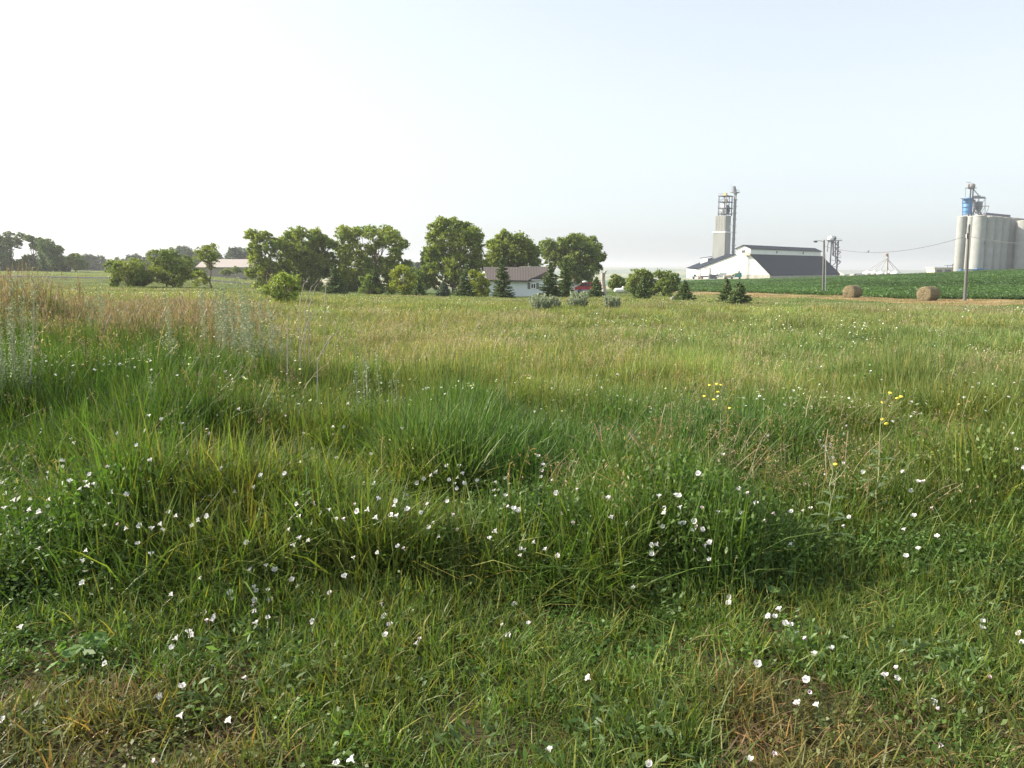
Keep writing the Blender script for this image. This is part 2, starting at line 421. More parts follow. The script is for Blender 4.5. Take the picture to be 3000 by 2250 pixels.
for i in range(3): variant('broad', *leaves(rs, dome(rs, 46, .15, .13), .042, up=.3, asp=.3, cvar=.2, col=(1, 1, 1.05)))
for i in range(2): variant('thatch', *blades(rs, 90, .16, .02, .07, .005, 1.6, 1.2, yel=0))
for i in range(4): variant('midgrass', *blades(rs, 300, .36, .18, .48, .011, .35, .5, yel=.15, square=True))
for i in range(3): variant('midhead', *panicle(rs, 26, .36, .35, .62, nsp=9, sz=.032, spread=.035, square=True))
for i in range(2): variant('midleaf', *leaves(rs, dome(rs, 260, .36, .38), .042, up=.6, asp=.5, cvar=.35))
for i in range(4): variant('fargrass', *blades(rs, 260, 1.0, .14, .5, .040, .3, .45, yel=.15, square=True, cvar=.35))
for i in range(2):
    V, Q, C = blades(rs, 150, 1.0, .3, .62, .02, .15, .2, yel=0, square=True)
    variant('farhead', V, Q, C)
for i in range(3): variant('bean', *leaves(rs, np.stack([(rs.rand(210) - .5) * 2.4, (rs.rand(210) - .5) * 2.4, .10 + .32 * rs.rand(210)], 1), .24, up=.9, asp=.85, cvar=.28))

def scatter(name, pts, vid, rotz, scl, tint, label, cat, tilt=None):
    me = bpy.data.meshes.new(name); n = len(pts)
    me.vertices.add(n); me.vertices.foreach_set('co', np.asarray(pts, np.float32).ravel())
    a = me.attributes.new('vid', 'INT', 'POINT'); a.data.foreach_set('value', np.asarray(vid, np.int32))
    r = np.zeros((n, 3), np.float32); r[:, 2] = rotz
    if tilt is not None: r[:, :2] = tilt
    a = me.attributes.new('rot', 'FLOAT_VECTOR', 'POINT'); a.data.foreach_set('vector', r.ravel())
    a = me.attributes.new('scl', 'FLOAT_VECTOR', 'POINT'); a.data.foreach_set('vector', np.asarray(scl, np.float32).ravel())
    t4 = np.ones((n, 4), np.float32); t4[:, :3] = tint
    a = me.attributes.new('tint', 'FLOAT_COLOR', 'POINT'); a.data.foreach_set('color', t4.ravel())
    me.materials.append(plant_m)
    o = bpy.data.objects.new(name, me); link(o); tag(o, label, cat, kind='stuff')
    ng = bpy.data.node_groups.new(name, 'GeometryNodeTree')
    ng.interface.new_socket('Geometry', in_out='INPUT', socket_type='NodeSocketGeometry')
    ng.interface.new_socket('Geometry', in_out='OUTPUT', socket_type='NodeSocketGeometry')
    gi = ng.nodes.new('NodeGroupInput'); go = ng.nodes.new('NodeGroupOutput')
    ci = ng.nodes.new('GeometryNodeCollectionInfo'); ci.inputs[0].default_value = proto_col
    ci.inputs['Separate Children'].default_value = True; ci.inputs['Reset Children'].default_value = True
    ip = ng.nodes.new('GeometryNodeInstanceOnPoints'); ip.inputs['Pick Instance'].default_value = True
    def na(nm, dt):
        x = ng.nodes.new('GeometryNodeInputNamedAttribute'); x.data_type = dt; x.inputs[0].default_value = nm
        return [s for s in x.outputs if s.enabled][0]
    L = ng.links.new
    L(gi.outputs[0], ip.inputs['Points']); L(ci.outputs[0], ip.inputs['Instance'])
    L(na('vid', 'INT'), ip.inputs['Instance Index']); L(na('rot', 'FLOAT_VECTOR'), ip.inputs['Rotation']); L(na('scl', 'FLOAT_VECTOR'), ip.inputs['Scale'])
    L(ip.outputs[0], go.inputs[0])
    md = o.modifiers.new('scatter', 'NODES'); md.node_group = ng
    return o

def samp(rs, n, D0, D1, a0=-1.05, a1=1.05, p=0.0):
    """points spread evenly in azimuth slope and log distance"""
    a = a0 + (a1 - a0) * rs.rand(n); y = np.exp(np.log(D0) + (np.log(D1) - np.log(D0)) * rs.rand(n))
    return a * y, y
def pick(rs, kinds, probs):
    """probs (n,k) -> variant index"""
    n, k = probs.shape; c = np.cumsum(probs, 1); c /= c[:, -1:]
    j = (rs.rand(n, 1) > c).sum(1); out = np.zeros(n, int); 
    for i in range(k):
        v = np.array(VID[kinds[i]]); m = j == i; out[m] = v[rs.randint(0, len(v), m.sum())]
    return out, j
rs = np.random.RandomState(11)
ALLP = []
# near ground: everything a metre or so wide, down to single tufts
n = 14500
y = np.sqrt(1.5 ** 2 + (9.5 ** 2 - 1.5 ** 2) * rs.rand(n)); x = (rs.rand(n) * 2 - 1) * (.95 * y + 1.7)
u = ucol(x, y); k = sstep(-.12, .2, y - edge(u) - wedge(x, y)); H = canopy(x, y)
uj = u + 420 * (noise(x, y, .9, 14) - .5)
lush = sstep(1080, 1400, uj) * sstep(2450, 2100, uj) * sstep(4.9, 5.7, y) * sstep(8.8, 6.4, y)
vine = sstep(.48, .62, noise(x, y, .9, 31)) * sstep(5.6, 5.0, y) * 1.3 + .18
left = sstep(1000, 500, u) * sstep(4.5, 6.5, y)
nl = noise(x, y, .7, 33); nb = sstep(.6, .7, fbm(x, y, 1.0, 25))
rgt = sstep(1700, 2300, u)
pr = np.stack([(1 - k) * (1.0 - .2 * nb), k * (.9 - .5 * vine) * (1 - .8 * lush), k * (.12 + .8 * lush + .5 * left), k * vine * (1 - lush * .8) * (1 - .6 * left) * 1.2,
               (1 - k) * sstep(.55, .7, nl) * .8, (1 - k) * sstep(.62, .75, noise(x, y, .6, 35)) * (.3 + .6 * rgt) + k * .06 * rgt, (1 - k) * (nb * .5 + .10)], 1)
vid, j = pick(rs, ['short', 'tall', 'lush', 'vine', 'low', 'broad', 'thatch'], pr)
ref = np.array([.11, .40, .50, .34, .09, .13, .06])[j]
hz = np.where(j == 0, np.clip(H / .075, .6, 1.6), np.where(j < 4, H / ref, 1.0)) * (.75 + .5 * rs.rand(n))
hz = np.clip(hz, .35, 2.2); wz = .85 + .35 * rs.rand(n)
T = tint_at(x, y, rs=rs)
T = np.where((j == 3)[:, None], T * np.array([[.78, .92, .95]]), T); T = np.where((j == 4)[:, None], T * np.array([[.75, .95, .8]]), T)
T = np.where((j == 6)[:, None], np.array([[.215, .150, .085]]) * (.7 + .6 * rs.rand(n, 1)), T)
T = np.where((j == 5)[:, None], np.array([[.13, .205, .075]]) * (.8 + .4 * rs.rand(n, 1)), T)
pts = np.stack([x, y, Z(x, y) - .01], 1); S = np.stack([wz, wz, hz], 1); rz = rs.rand(n) * 6.28; tl = rs.normal(size=(n, 2)) * .12
tl[:, 1] += .06
isv = (j == 3) | (j == 4) | (j == 5)
scatter('meadow_grass', pts[~isv], vid[~isv], rz[~isv], S[~isv], T[~isv], 'green grass tufts close to the camera, short in front and tall behind', 'grass', tl[~isv])
scatter('bindweed_leaves', pts[isv], vid[isv], rz[isv], S[isv], T[isv], 'low leafy bindweed and clover growing among the near grass', 'ground cover', tl[isv])
# middle distance
n = 11000
x, y = samp(rs, n, 8.5, 36); u = ucol(x, y); H = canopy(x, y); sz = y / 14
nh = fbm(x, y, 3.0, 41)
left = sstep(1000, 500, u)
ph = np.clip(.05 + .28 * sstep(.52, .68, nh) + .22 * np.exp(-((u - 1250) / 380) ** 2) * sstep(9, 12, y) + .75 * left * sstep(8.5, 10, y), 0, 1) * (1 - .5 * sstep(2000, 2500, u))
pr = np.stack([1 - .35 * ph, ph * .55, .10 + .2 * sstep(.6, .7, noise(x, y, 1.6, 43))], 1)
vid, j = pick(rs, ['midgrass', 'midhead', 'midleaf'], pr)
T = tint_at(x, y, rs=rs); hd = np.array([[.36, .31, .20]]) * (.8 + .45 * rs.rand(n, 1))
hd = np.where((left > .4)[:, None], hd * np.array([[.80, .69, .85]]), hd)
T = np.where((j == 1)[:, None], hd, T); T = np.where((j == 2)[:, None], T * np.array([[.65, .8, .8]]), T)
hz = H / .36 * (.75 + .5 * rs.rand(n)) * np.where(j == 1, 1.0, 1.0)
hz = hz * (.75 + .6 * noise(x, y, 1.1, 45))
S = np.stack([np.clip(sz, .75, 2.2)] * 2 + [np.clip(hz, .4, 2.6)], 1)
pts = np.stack([x, y, Z(x, y) - .02], 1); rz = rs.rand(n) * 6.28
m = j == 1
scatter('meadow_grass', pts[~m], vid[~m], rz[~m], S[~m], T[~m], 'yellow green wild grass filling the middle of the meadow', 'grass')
scatter('seed_heads', pts[m], vid[m], rz[m], S[m], T[m], 'tan and reddish ripe seed heads standing over the meadow grass', 'grass')
# far part
n = 17000
x, y = samp(rs, n, 30, 245); u = ucol(x, y); nr, fr = track(u, y)
ok = ((u < 1100) | (y < 150)) & ~((u > 1930) & (y > nr - 1.5 + 3 * noise(x, y, 9, 44))) & ~((u < 1100) & (np.abs(y - 152) < 3.2))
x, y, u = x[ok], y[ok], u[ok]; n = len(x); H = canopy(x, y)
pr = np.stack([np.ones(n), .05 + .18 * sstep(.54, .66, fbm(x, y, 14, 23))], 1)
vid, j = pick(rs, ['fargrass', 'farhead'], pr)
T = tint_at(x, y, rs=rs); T = np.where((j == 1)[:, None], np.array([[.32, .28, .17]]) * (.8 + .4 * rs.rand(n, 1)), T)
low = np.clip(.35 + .65 * sstep(100, 88, y) , 0, 1)
S = np.stack([np.clip(y / 62, .6, 2.2)] * 2 + [np.clip(H / .36 * low * (.75 + .5 * rs.rand(n)), .15, 2)], 1)
pts = np.stack([x, y, Z(x, y) - .03], 1)
scatter('meadow_grass', pts, vid, rs.rand(n) * 6.28, S, T, 'far yellow green meadow grass running up to the trees', 'grass')
# dry stubble lying on the bare strip
n = 5200
a_ = .18 + .8 * rs.rand(n); y = 52 + 95 * rs.rand(n); x = a_ * y; u = ucol(x, y); nr, fr = track(u, y)
ok = (u > 1960) & (y > nr - 1) & (y < fr + .5); x, y = x[ok], y[ok]; n = len(x)
kk = fbm(x, y, 3, 91)[:, None]; T = np.array([[.33, .265, .155]]) * (.7 + .5 * rs.rand(n, 1)); T = np.where(kk > .6, np.array([[.18, .22, .07]]), T)
vid = np.array(VID['fargrass'])[rs.randint(0, 4, n)]
scatter('stubble', np.stack([x, y, Z(x, y) + .02], 1), vid, rs.rand(n) * 6.28, np.stack([.7 + .4 * rs.rand(n)] * 2 + [.10 + .22 * rs.rand(n)], 1), T, 'short dry stubble covering the bare strip beside the bean crop', 'stubble')
# brome panicles standing above the near and middle grass
n = 1500
x, y = samp(rs, n, 4.0, 14); u = ucol(x, y)
d = .16 + 1.0 * sstep(.55, .7, noise(x, y, 1.4, 51)) + .7 * np.exp(-((u - 2150) / 250) ** 2 - ((y - 8.5) / 2.5) ** 2) + .6 * sstep(900, 500, u) * sstep(6, 8, y)
ok = rs.rand(n) < d * .42; ok &= y > edge(u) + .3; x, y, u = x[ok], y[ok], u[ok]; n = len(x)
vid = np.array(VID['panicle'])[rs.randint(0, 3, n)]; H = canopy(x, y)
s = np.clip((H + .25) / .62, .6, 1.5)
tt = np.array([[.31, .25, .15]]) * (.75 + .5 * rs.rand(n, 1)) * (1 + (rs.rand(n, 3) - .5) * .2)
scatter('seed_heads', np.stack([x, y, Z(x, y)], 1), vid, rs.rand(n) * 6.28, np.stack([s, s, s], 1), tt, 'drooping straw coloured brome heads rising out of the near grass', 'grass', rs.normal(size=(n, 2)) * .28)
# crop field: rows of leafy beans on the rise at the right
n = 15000
x, y = samp(rs, n, 70, 320, .17, 1.05); u = ucol(x, y); nr, fr = track(u, y)
ok = (u > 1985) & (y > fr); x, y, u = x[ok], y[ok], u[ok]; n = len(x)
vid = np.array(VID['bean'])[rs.randint(0, 3, n)]
nn = fbm(x, y * .35, 9, 61)
T = np.array([[.072, .135, .038]]) * (.55 + .9 * nn[:, None]) * (1 + (rs.rand(n, 1) - .5) * .35)
S = np.stack([np.clip(y / 105, .8, 2.4)] * 2 + [.8 + .5 * rs.rand(n)], 1)
scatter('soybean_crop', np.stack([x, y, Z(x, y)], 1), vid, rs.rand(n) * 6.28, S, T, 'dark green leafy bean crop covering the rise behind the bales', 'crop')
# ------------------------------------------------------------------ ground sheets
def ground_mat(name, c0, c1, s1=6.0, s2=90.0, bump=.6, attr=False):
    m, nt, out = new_mat(name)
    b = N(nt, 'ShaderNodeBsdfPrincipled'); b.inputs['Roughness'].default_value = .95; b.inputs['Specular IOR Level'].default_value = .1
    nt.links.new(b.outputs[0], out.inputs[0])
    tc = N(nt, 'ShaderNodeTexCoord')
    n1 = N(nt, 'ShaderNodeTexNoise'); n1.inputs['Scale'].default_value = 1 / s1; n1.inputs['Detail'].default_value = 8
    n2 = N(nt, 'ShaderNodeTexNoise'); n2.inputs['Scale'].default_value = s2 / 10; n2.inputs['Detail'].default_value = 4
    nt.links.new(tc.outputs['Object'], n1.inputs['Vector']); nt.links.new(tc.outputs['Object'], n2.inputs['Vector'])
    ad = N(nt, 'ShaderNodeMath', operation='ADD'); nt.links.new(n1.outputs['Fac'], ad.inputs[0]); nt.links.new(n2.outputs['Fac'], ad.inputs[1])
    ml = N(nt, 'ShaderNodeMath', operation='MULTIPLY'); ml.inputs[1].default_value = .5; nt.links.new(ad.outputs[0], ml.inputs[0])
    cr = N(nt, 'ShaderNodeValToRGB'); nt.links.new(ml.outputs[0], cr.inputs[0])
    cr.color_ramp.elements[0].position = .38; cr.color_ramp.elements[1].position = .62
    cr.color_ramp.elements[0].color = (*c0, 1); cr.color_ramp.elements[1].color = (*c1, 1)
    c = cr.outputs[0]
    if attr:
        at = N(nt, 'ShaderNodeAttribute'); at.attribute_name = 'c'
        mx = N(nt, 'ShaderNodeMix', data_type='RGBA', blend_type='MULTIPLY'); mx.inputs[0].default_value = 1
        nt.links.new(at.outputs['Color'], mx.inputs[6]); nt.links.new(c, mx.inputs[7]); c = mx.outputs[2]
    nt.links.new(c, b.inputs['Base Color'])
    bp = N(nt, 'ShaderNodeBump'); bp.inputs['Strength'].default_value = bump; bp.inputs['Distance'].default_value = .05
    nt.links.new(n2.outputs['Fac'], bp.inputs['Height']); nt.links.new(bp.outputs[0], b.inputs['Normal'])
    return m
gm = ground_mat('ground_soil', (.75, .75, .75), (1.2, 1.2, 1.2), attr=True)
NA, NR = 420, 330
azs = np.concatenate([np.linspace(-R(50), R(50), NA - 40), np.linspace(R(50), 2 * math.pi - R(50), 42)[1:-1]])
rr = np.concatenate([[0], np.exp(np.linspace(math.log(.6), math.log(10500), NR - 1))])
A, RR = np.meshgrid(azs, rr); X = np.sin(A) * RR; Y = np.cos(A) * RR; ZZ = Z(X, Y)
V = np.stack([X, Y, ZZ], -1).reshape(-1, 3)
ii, jj = np.meshgrid(np.arange(NR - 1), np.arange(NA), indexing='ij'); j2 = (jj + 1) % NA
Q = np.stack([ii * NA + jj, (ii + 1) * NA + jj, (ii + 1) * NA + j2, ii * NA + j2], -1).reshape(-1, 4)[:, ::-1]
fx, fy = X.ravel(), Y.ravel(); fr_ = np.hypot(fx, fy)
col = tint_at(fx, fy) * .62
soil = np.array([[.075, .065, .032]]); k = sstep(14, 4, fr_)[:, None]; col = col * (1 - k) + soil * k
# far farmland: patchwork of pale crop and pasture beyond the valley
pf = np.floor(fx / 420 + 3 * np.sin(fy / 900)) * 7.1 + np.floor(fy / 380) * 3.7; pf = np.modf(np.abs(np.sin(pf * 12.9898) * 43758.5))[0][:, None]
farc = np.where(pf < .35, np.array([[.10, .17, .09]]), np.where(pf < .6, np.array([[.25, .26, .13]]), np.where(pf < .8, np.array([[.07, .13, .075]]), np.array([[.33, .30, .17]]))))
k = sstep(500, 900, fr_)[:, None]; col = col * (1 - k) + farc * k
me = np_mesh('ground', V, Q, gm, col, smooth=True)
ground = bpy.data.objects.new('ground', me); link(ground); tag(ground, kind='structure')
def strip(name, u0, u1, nu, fn, fnr, dz, m, nv=10):
    us = np.linspace(u0, u1, nu); V = []; 
    for t in np.linspace(0, 1, nv):
        for u in us:
            D = fn(u) * (1 - t) + fnr(u) * t; p = G(u, D); V.append((p.x, p.y, p.z + (dz(t) if callable(dz) else dz)))
    V = np.array(V); ii, jj = np.meshgrid(np.arange(nv - 1), np.arange(nu - 1), indexing='ij')
    Q = np.stack([ii * nu + jj, ii * nu + jj + 1, (ii + 1) * nu + jj + 1, (ii + 1) * nu + jj], -1).reshape(-1, 4)
    o = bpy.data.objects.new(name, np_mesh(name, V, Q, m, np.ones((len(V), 3)), smooth=True)); link(o); tag(o, kind='structure'); return o
wob = lambda u, s, a: a * math.sin(u / 37.0 + s) + a * .6 * math.sin(u / 11.3 + 2 * s) + a * .3 * math.sin(u / 4.1 + s)
track_m = ground_mat('track_stubble', (.25, .19, .11), (.38, .31, .20), 5, 30)
strip('dirt_track', 1960, 3500, 300, lambda u: float(track(u, 0)[0]) + wob(u, 1, .9), lambda u: float(track(u, 0)[1]) + .6, .05, track_m, 14)
road_m = ground_mat('road_gravel', (.05, .048, .045), (.10, .095, .09), 4, 40)
strip('road', -900, 1150, 160, lambda u: 150 + wob(u, 3, .3), lambda u: 157 + wob(u, 2, .3), lambda t: -.15 + .40 * min(1, 8 * t, 8 * (1 - t)), road_m, 17)
# ------------------------------------------------------------------ trees and shrubs
bark_m = mat('bark', (.17, .13, .10), .9, var=.35, scale=4, bump=.8)
bark_grey = mat('weathered_wood', (.40, .36, .31), .85, var=.3, scale=5, bump=.8, streak=(1, 1, .2))
LM = {'green': leaf_mat('leaf_green', (.235, .285, .055), .44, inst=False), 'deep': leaf_mat('leaf_deep', (.175, .23, .05), .38, inst=False),
      'yellow': leaf_mat('leaf_yellow', (.24, .28, .035), .42, inst=False), 'olive': leaf_mat('leaf_olive', (.20, .245, .055), .40, inst=False),
      'far': leaf_mat('leaf_far', (.13, .185, .055), .32, inst=False), 'willow': leaf_mat('leaf_willow', (.24, .30, .08), .45, inst=False),
      'spruce': leaf_mat('needle_green', (.12, .17, .058), .2, inst=False, rough=.6), 'bluespruce': leaf_mat('needle_blue', (.12, .165, .115), .2, inst=False, rough=.6),
      'sprucelight': leaf_mat('needle_light', (.125, .18, .05), .22, inst=False, rough=.6), 'sage': leaf_mat('leaf_sage', (.27, .325, .20), .3, inst=False, rough=.7, tcol=(1, 1, .85)),
      'pine': leaf_mat('needle_pine', (.075, .11, .055), .12, inst=False, rough=.6)}
def wobble(p0, p1, rng, n=4, amt=.08):
    p0 = Vector(p0); p1 = Vector(p1); L = (p1 - p0).length; out = []
    for k in range(n + 1):
        t = k / n; p = p0.lerp(p1, t)
        if 0 < k < n: p += Vector((rng.uniform(-1, 1), rng.uniform(-1, 1), rng.uniform(-.5, .5))) * L * amt
        out.append(p)
    return out
def lobed_tree(name, label, cat, ub, D, lobes, mk='green', leaf=.30, dens=1.0, seed=1, trunk_r=.28, stems=1, group=None, gaps=.0, dspread=.45):
    """trunk(s), limbs reaching into each lobe of the crown, and the leaf clumps of the crown"""
    rng = random.Random(seed); r_ = np.random.RandomState(seed)
    base = G(ub, D, -.05); o = empty(name, base, label, cat, group)
    tb = MB(); cs = []
    pts = [P(u, v, D) - base for u, v, r in lobes]; rad = [r / F * D for u, v, r in lobes]
    xs = [p.x for p in pts]; half = (max(xs) - min(xs)) / 2 + max(rad)
    zmax = max(p.z + q for p, q in zip(pts, rad)); xc = sum(xs) / len(xs)
    cent = []
    for p, q in zip(pts, rad):
        room = math.sqrt(max(0, 1 - min(1, abs(p.x - xc) / half) ** 2)) * half * dspread * 1.2
        for kk in range(2 if room > q * 1.1 else 1):
            dy = rng.uniform(-room, room) if kk == 0 else rng.choice((-1, 1)) * rng.uniform(.6, 1) * room
            cent.append((Vector((p.x + (rng.uniform(-.3, .3) * q if kk else 0), dy, max(q * .6, p.z - (.25 * q if kk else 0)))), q * rng.uniform(.9, 1.08)))
    forks = []
    for s in range(stems):
        top = Vector((xc * .6 + rng.uniform(-.25, .25) * half, rng.uniform(-.2, .2) * half, zmax * rng.uniform(.55, .72)))
        b0 = Vector((rng.uniform(-1, 1) * .25 * (stems > 1) * half, rng.uniform(-.3, .3) * (stems > 1), -.1))
        w = wobble(b0, top, rng, 6, .05); rr = [trunk_r * (1 - .78 * k / 6) * (1.25 if k == 0 else 1) for k in range(7)]
        tb.path(w, rr, 8); forks += w[1:5]
    for c, q in cent:
        f = min(forks, key=lambda a: (a - c).length + abs(a.z - c.z * .45) * .8)
        r0 = max(.03, trunk_r * .32 * min(1.2, q / 1.5))
        w = wobble(f, c, rng, 4, .07); tb.path(w, [r0 * (1 - .18 * k) for k in range(5)], 5)
        for k in range(3):
            e = c + Vector((rng.gauss(0, 1), rng.gauss(0, 1), abs(rng.gauss(0, .8)))).normalized() * q * .85
            tb.path(wobble(w[3], e, rng, 2, .1), [r0 * .45, r0 * .3, r0 * .15], 4)
    tr = tb.build('trunk', bark_m, o)
    P0 = []; NN = []
    for c, q in cent:
        q = q * 1.02
        nc = max(10, int(30 * dens * (q / 1.2) ** 1.25)); d = r_.normal(size=(nc, 3)); d[:, 2] += .25; d /= np.linalg.norm(d, axis=1)[:, None]
        cc = np.array(c)[None] + d * (q * (.45 + .68 * r_.rand(nc, 1) ** .7)) * np.array([[1, 1, .88]])
        if gaps: 
            kp = r_.rand(nc) > gaps; cc = cc[kp]; d = d[kp]; nc = len(cc)
        nl = 20; sp = (q * .13 + .10) * (.6 + .8 * r_.rand(nc, 1, 1))
        pp = cc[:, None, :] + r_.normal(size=(nc, nl, 3)) * sp * np.array([[[1, 1, .7]]]) * .62
        nn = d[:, None, :] * .6 + r_.normal(size=(nc, nl, 3)) * .8 + np.array([[[0, 0, .35]]])
        P0.append(pp.reshape(-1, 3)); NN.append(nn.reshape(-1, 3))
    P0 = np.concatenate(P0); NN = np.concatenate(NN); P0[:, 2] = np.maximum(P0[:, 2], .12)
    V, Q, C = leaves(r_, P0, leaf, nrm=NN, asp=.7, cvar=.28)
    # slow drift of leaf tone through the crown (young yellowish growth here and there)
    dr = fbm(V[:, 0] + V[:, 1] * .7 + seed * 13, V[:, 2] + V[:, 1] * .3, 1.8, 5)[:, None]
    C = C * (1 + (dr - .5) * np.array([[.9, .55, .5]]))
    cr = bpy.data.objects.new('crown', np_mesh('crown', V, Q, LM[mk], C)); link(cr, o)
    return o
T1 = [(739, 692, 19), (772, 692, 16), (802, 717, 22), (758, 722, 20), (740, 744, 15), (767, 763, 28), (802, 763, 28), (775, 800, 26), (812, 806, 26), (740, 800, 15), (770, 832, 18), (805, 838, 18)]
T2 = [(856, 689, 20), (886, 684, 18), (924, 687, 21), (943, 703, 18), (973, 714, 13), (840, 717, 20), (875, 727, 28), (916, 722, 22), (861, 763, 30), (908, 765, 30), (954, 755, 22), (916, 805, 26), (860, 808, 26), (962, 790, 22), (835, 780, 20), (850, 838, 18), (890, 842, 20), (935, 838, 20), (900, 735, 26), (940, 770, 24)]
T3 = [(1016, 684, 21), (1051, 679, 20), (1089, 681, 19), (1122, 679, 21), (1152, 692, 21), (1171, 714, 19), (1111, 706, 20), (1030, 712, 22), (1003, 736, 22), (1160, 741, 20), (1051, 755, 26), (1016, 774, 30), (1105, 772, 26), (1152, 770, 24), (1190, 775, 13), (1084, 805, 30), (1030, 812, 26), (1140, 808, 24), (990, 800, 22), (985, 838, 18), (1025, 845, 18), (1065, 840, 20), (1115, 842, 20), (1160, 835, 18), (1075, 775, 24), (1085, 728, 17)]
T4 = [(1303, 656, 20), (1330, 654, 19), (1363, 665, 20), (1281, 673, 19), (1384, 681, 20), (1401, 692, 15), (1265, 694, 14), (1322, 689, 27), (1352, 708, 30), (1390, 717, 24), (1281, 722, 27), (1256, 741, 20), (1249, 763, 18), (1295, 763, 33), (1349, 763, 33), (1395, 763, 28), (1264, 795, 24), (1322, 805, 30), (1375, 805, 26), (1262, 828, 20)]
T5 = [(1439, 714, 18), (1471, 697, 17), (1479, 683, 10), (1498, 705, 21), (1525, 702, 19), (1544, 719, 20), (1561, 736, 18), (1458, 730, 25), (1512, 736, 32), (1553, 757, 24), (1471, 763, 28), (1572, 771, 13), (1510, 775, 28), (1440, 760, 20)]
T6 = [(1607, 717, 20), (1601, 738, 17), (1648, 713, 18), (1675, 705, 20), (1702, 702, 20), (1729, 710, 20), (1751, 727, 20), (1762, 752, 15), (1661, 730, 27), (1702, 736, 30), (1732, 752, 28), (1634, 752, 20), (1675, 768, 30), (1715, 784, 28), (1710, 813, 24), (1749, 784, 14), (1612, 768, 15), (1680, 805, 24)]
lobed_tree('broadleaf_tree', 'open leafy tree right of the long pale roof, first of the farmyard row', 'tree', 785, 120, T1, 'green', .29, 1.5, 11, .22, 2)
lobed_tree('broadleaf_tree', 'wide uneven leafy tree, second from left in the farmyard row', 'tree', 905, 125, T2, 'green', .29, 1.6, 12, .3, 2)
lobed_tree('broadleaf_tree', 'broad domed leafy tree with sky showing through its crown', 'tree', 1085, 130, T3, 'green', .29, 1.45, 13, .34, 3)
lobed_tree('cottonwood_tree', 'tallest dense tree standing just left of the house with the brown roof', 'tree', 1335, 125, T4, 'green', .29, 1.7, 14, .4, 1)
lobed_tree('broadleaf_tree', 'rounded leafy tree rising directly behind the brown house roof', 'tree', 1505, 136, T5, 'green', .30, 1.6, 15, .35, 1)
lobed_tree('broadleaf_tree', 'wide round tree right of the house, above the red van', 'tree', 1690, 150, T6, 'deep', .31, 1.5, 16, .38, 1)
S1 = [(339, 783, 19), (373, 776, 22), (407, 783, 23), (332, 808, 18), (380, 808, 30), (417, 810, 22), (350, 824, 14), (400, 826, 16)]
S2 = [(463, 742, 15), (492, 748, 20), (455, 776, 24), (509, 776, 30), (543, 771, 20), (536, 803, 27), (475, 803, 28), (560, 800, 14), (500, 824, 16)]
S3 = [(590, 731, 16), (620, 731, 19), (593, 753, 16), (630, 753, 14), (610, 770, 14), (587, 803, 13), (578, 825, 12), (600, 820, 10)]
lobed_tree('leafy_bush', 'low rounded yellow green bush, leftmost of the pair beyond the brown grass', 'bush', 380, 88, S1, 'olive', .20, 1.6, 21, .08, 4)
lobed_tree('leafy_bush', 'larger ragged bush beside the small tree, right of the low rounded bush', 'bush', 500, 90, S2, 'olive', .20, 1.5, 22, .1, 4)
lobed_tree('young_tree', 'small slim tree with a bare leaning trunk in front of the long pale roof', 'tree', 618, 86, S3, 'olive', .19, 1.1, 23, .12, 1, gaps=.1)
lobed_tree('yellow_shrub', 'bright yellow green shrub in front of the gap between the big trees', 'shrub', 1185, 100, [(1176, 789, 13), (1192, 792, 12), (1160, 803, 15), (1200, 815, 16), (1165, 833, 20), (1220, 832, 16), (1146, 850, 13), (1192, 848, 18)], 'yellow', .19, 1.7, 24, .05, 4)
lobed_tree('yellow_shrub', 'bright yellow green shrub at the left corner of the white house', 'shrub', 1405, 98, [(1384, 803, 11), (1406, 808, 13), (1390, 828, 17), (1417, 830, 16), (1405, 850, 19), (1425, 856, 13)], 'yellow', .19, 1.7, 25, .05, 4)
B1 = [(1863, 799, 13), (1852, 817, 16), (1886, 801, 14), (1845, 843, 15), (1898, 812, 16), (1875, 830, 20), (1868, 852, 14), (1905, 835, 16)]
B2 = [(1935, 804, 13), (1958, 810, 17), (1976, 814, 12), (1942, 831, 22), (1970, 836, 18), (1953, 850, 15), (1925, 845, 15)]
B0 = [(1800, 815, 13), (1818, 824, 13), (1791, 831, 13), (1808, 840, 16), (1828, 838, 13)]
lobed_tree('leafy_bush', 'dark dense bush left of the two round bushes right of the white gas tank', 'bush', 1875, 106, B1, 'deep', .21, 1.7, 26, .1, 4)
lobed_tree('leafy_bush', 'dark round bush standing left of the bean field edge', 'bush', 1952, 104, B2, 'deep', .21, 1.7, 27, .1, 4)
lobed_tree('leafy_bush', 'low dark bush behind the white gas tank', 'bush', 1808, 122, B0, 'deep', .22, 1.7, 28, .1, 3)
lobed_tree('leafy_bush', 'dark low thicket in the gap left of the tallest tree', 'bush', 1222, 122, [(1212, 800, 16), (1232, 806, 16), (1205, 825, 18), (1235, 835, 18), (1195, 840, 14)], 'deep', .22, 1.5, 29, .1, 3)
lobed_tree('willow_shrub', 'pale feathery yellow green shrub rising from the tall grass at left centre', 'shrub', 838, 40, [(815, 818, 14), (840, 812, 16), (862, 818, 13), (800, 840, 15), (830, 840, 22), (862, 845, 17), (780, 850, 14), (815, 865, 18), (850, 868, 18)], 'willow', .085, 2.6, 30, .03, 5)
lobed_tree('sumac_shrub', 'thin light green sapling thicket between the dark spruces', 'shrub', 1078, 98, [(1062, 815, 6), (1080, 812, 7), (1072, 830, 9), (1090, 842, 10), (1060, 850, 9), (1110, 850, 9)], 'willow', .18, 1.3, 31, .04, 3)
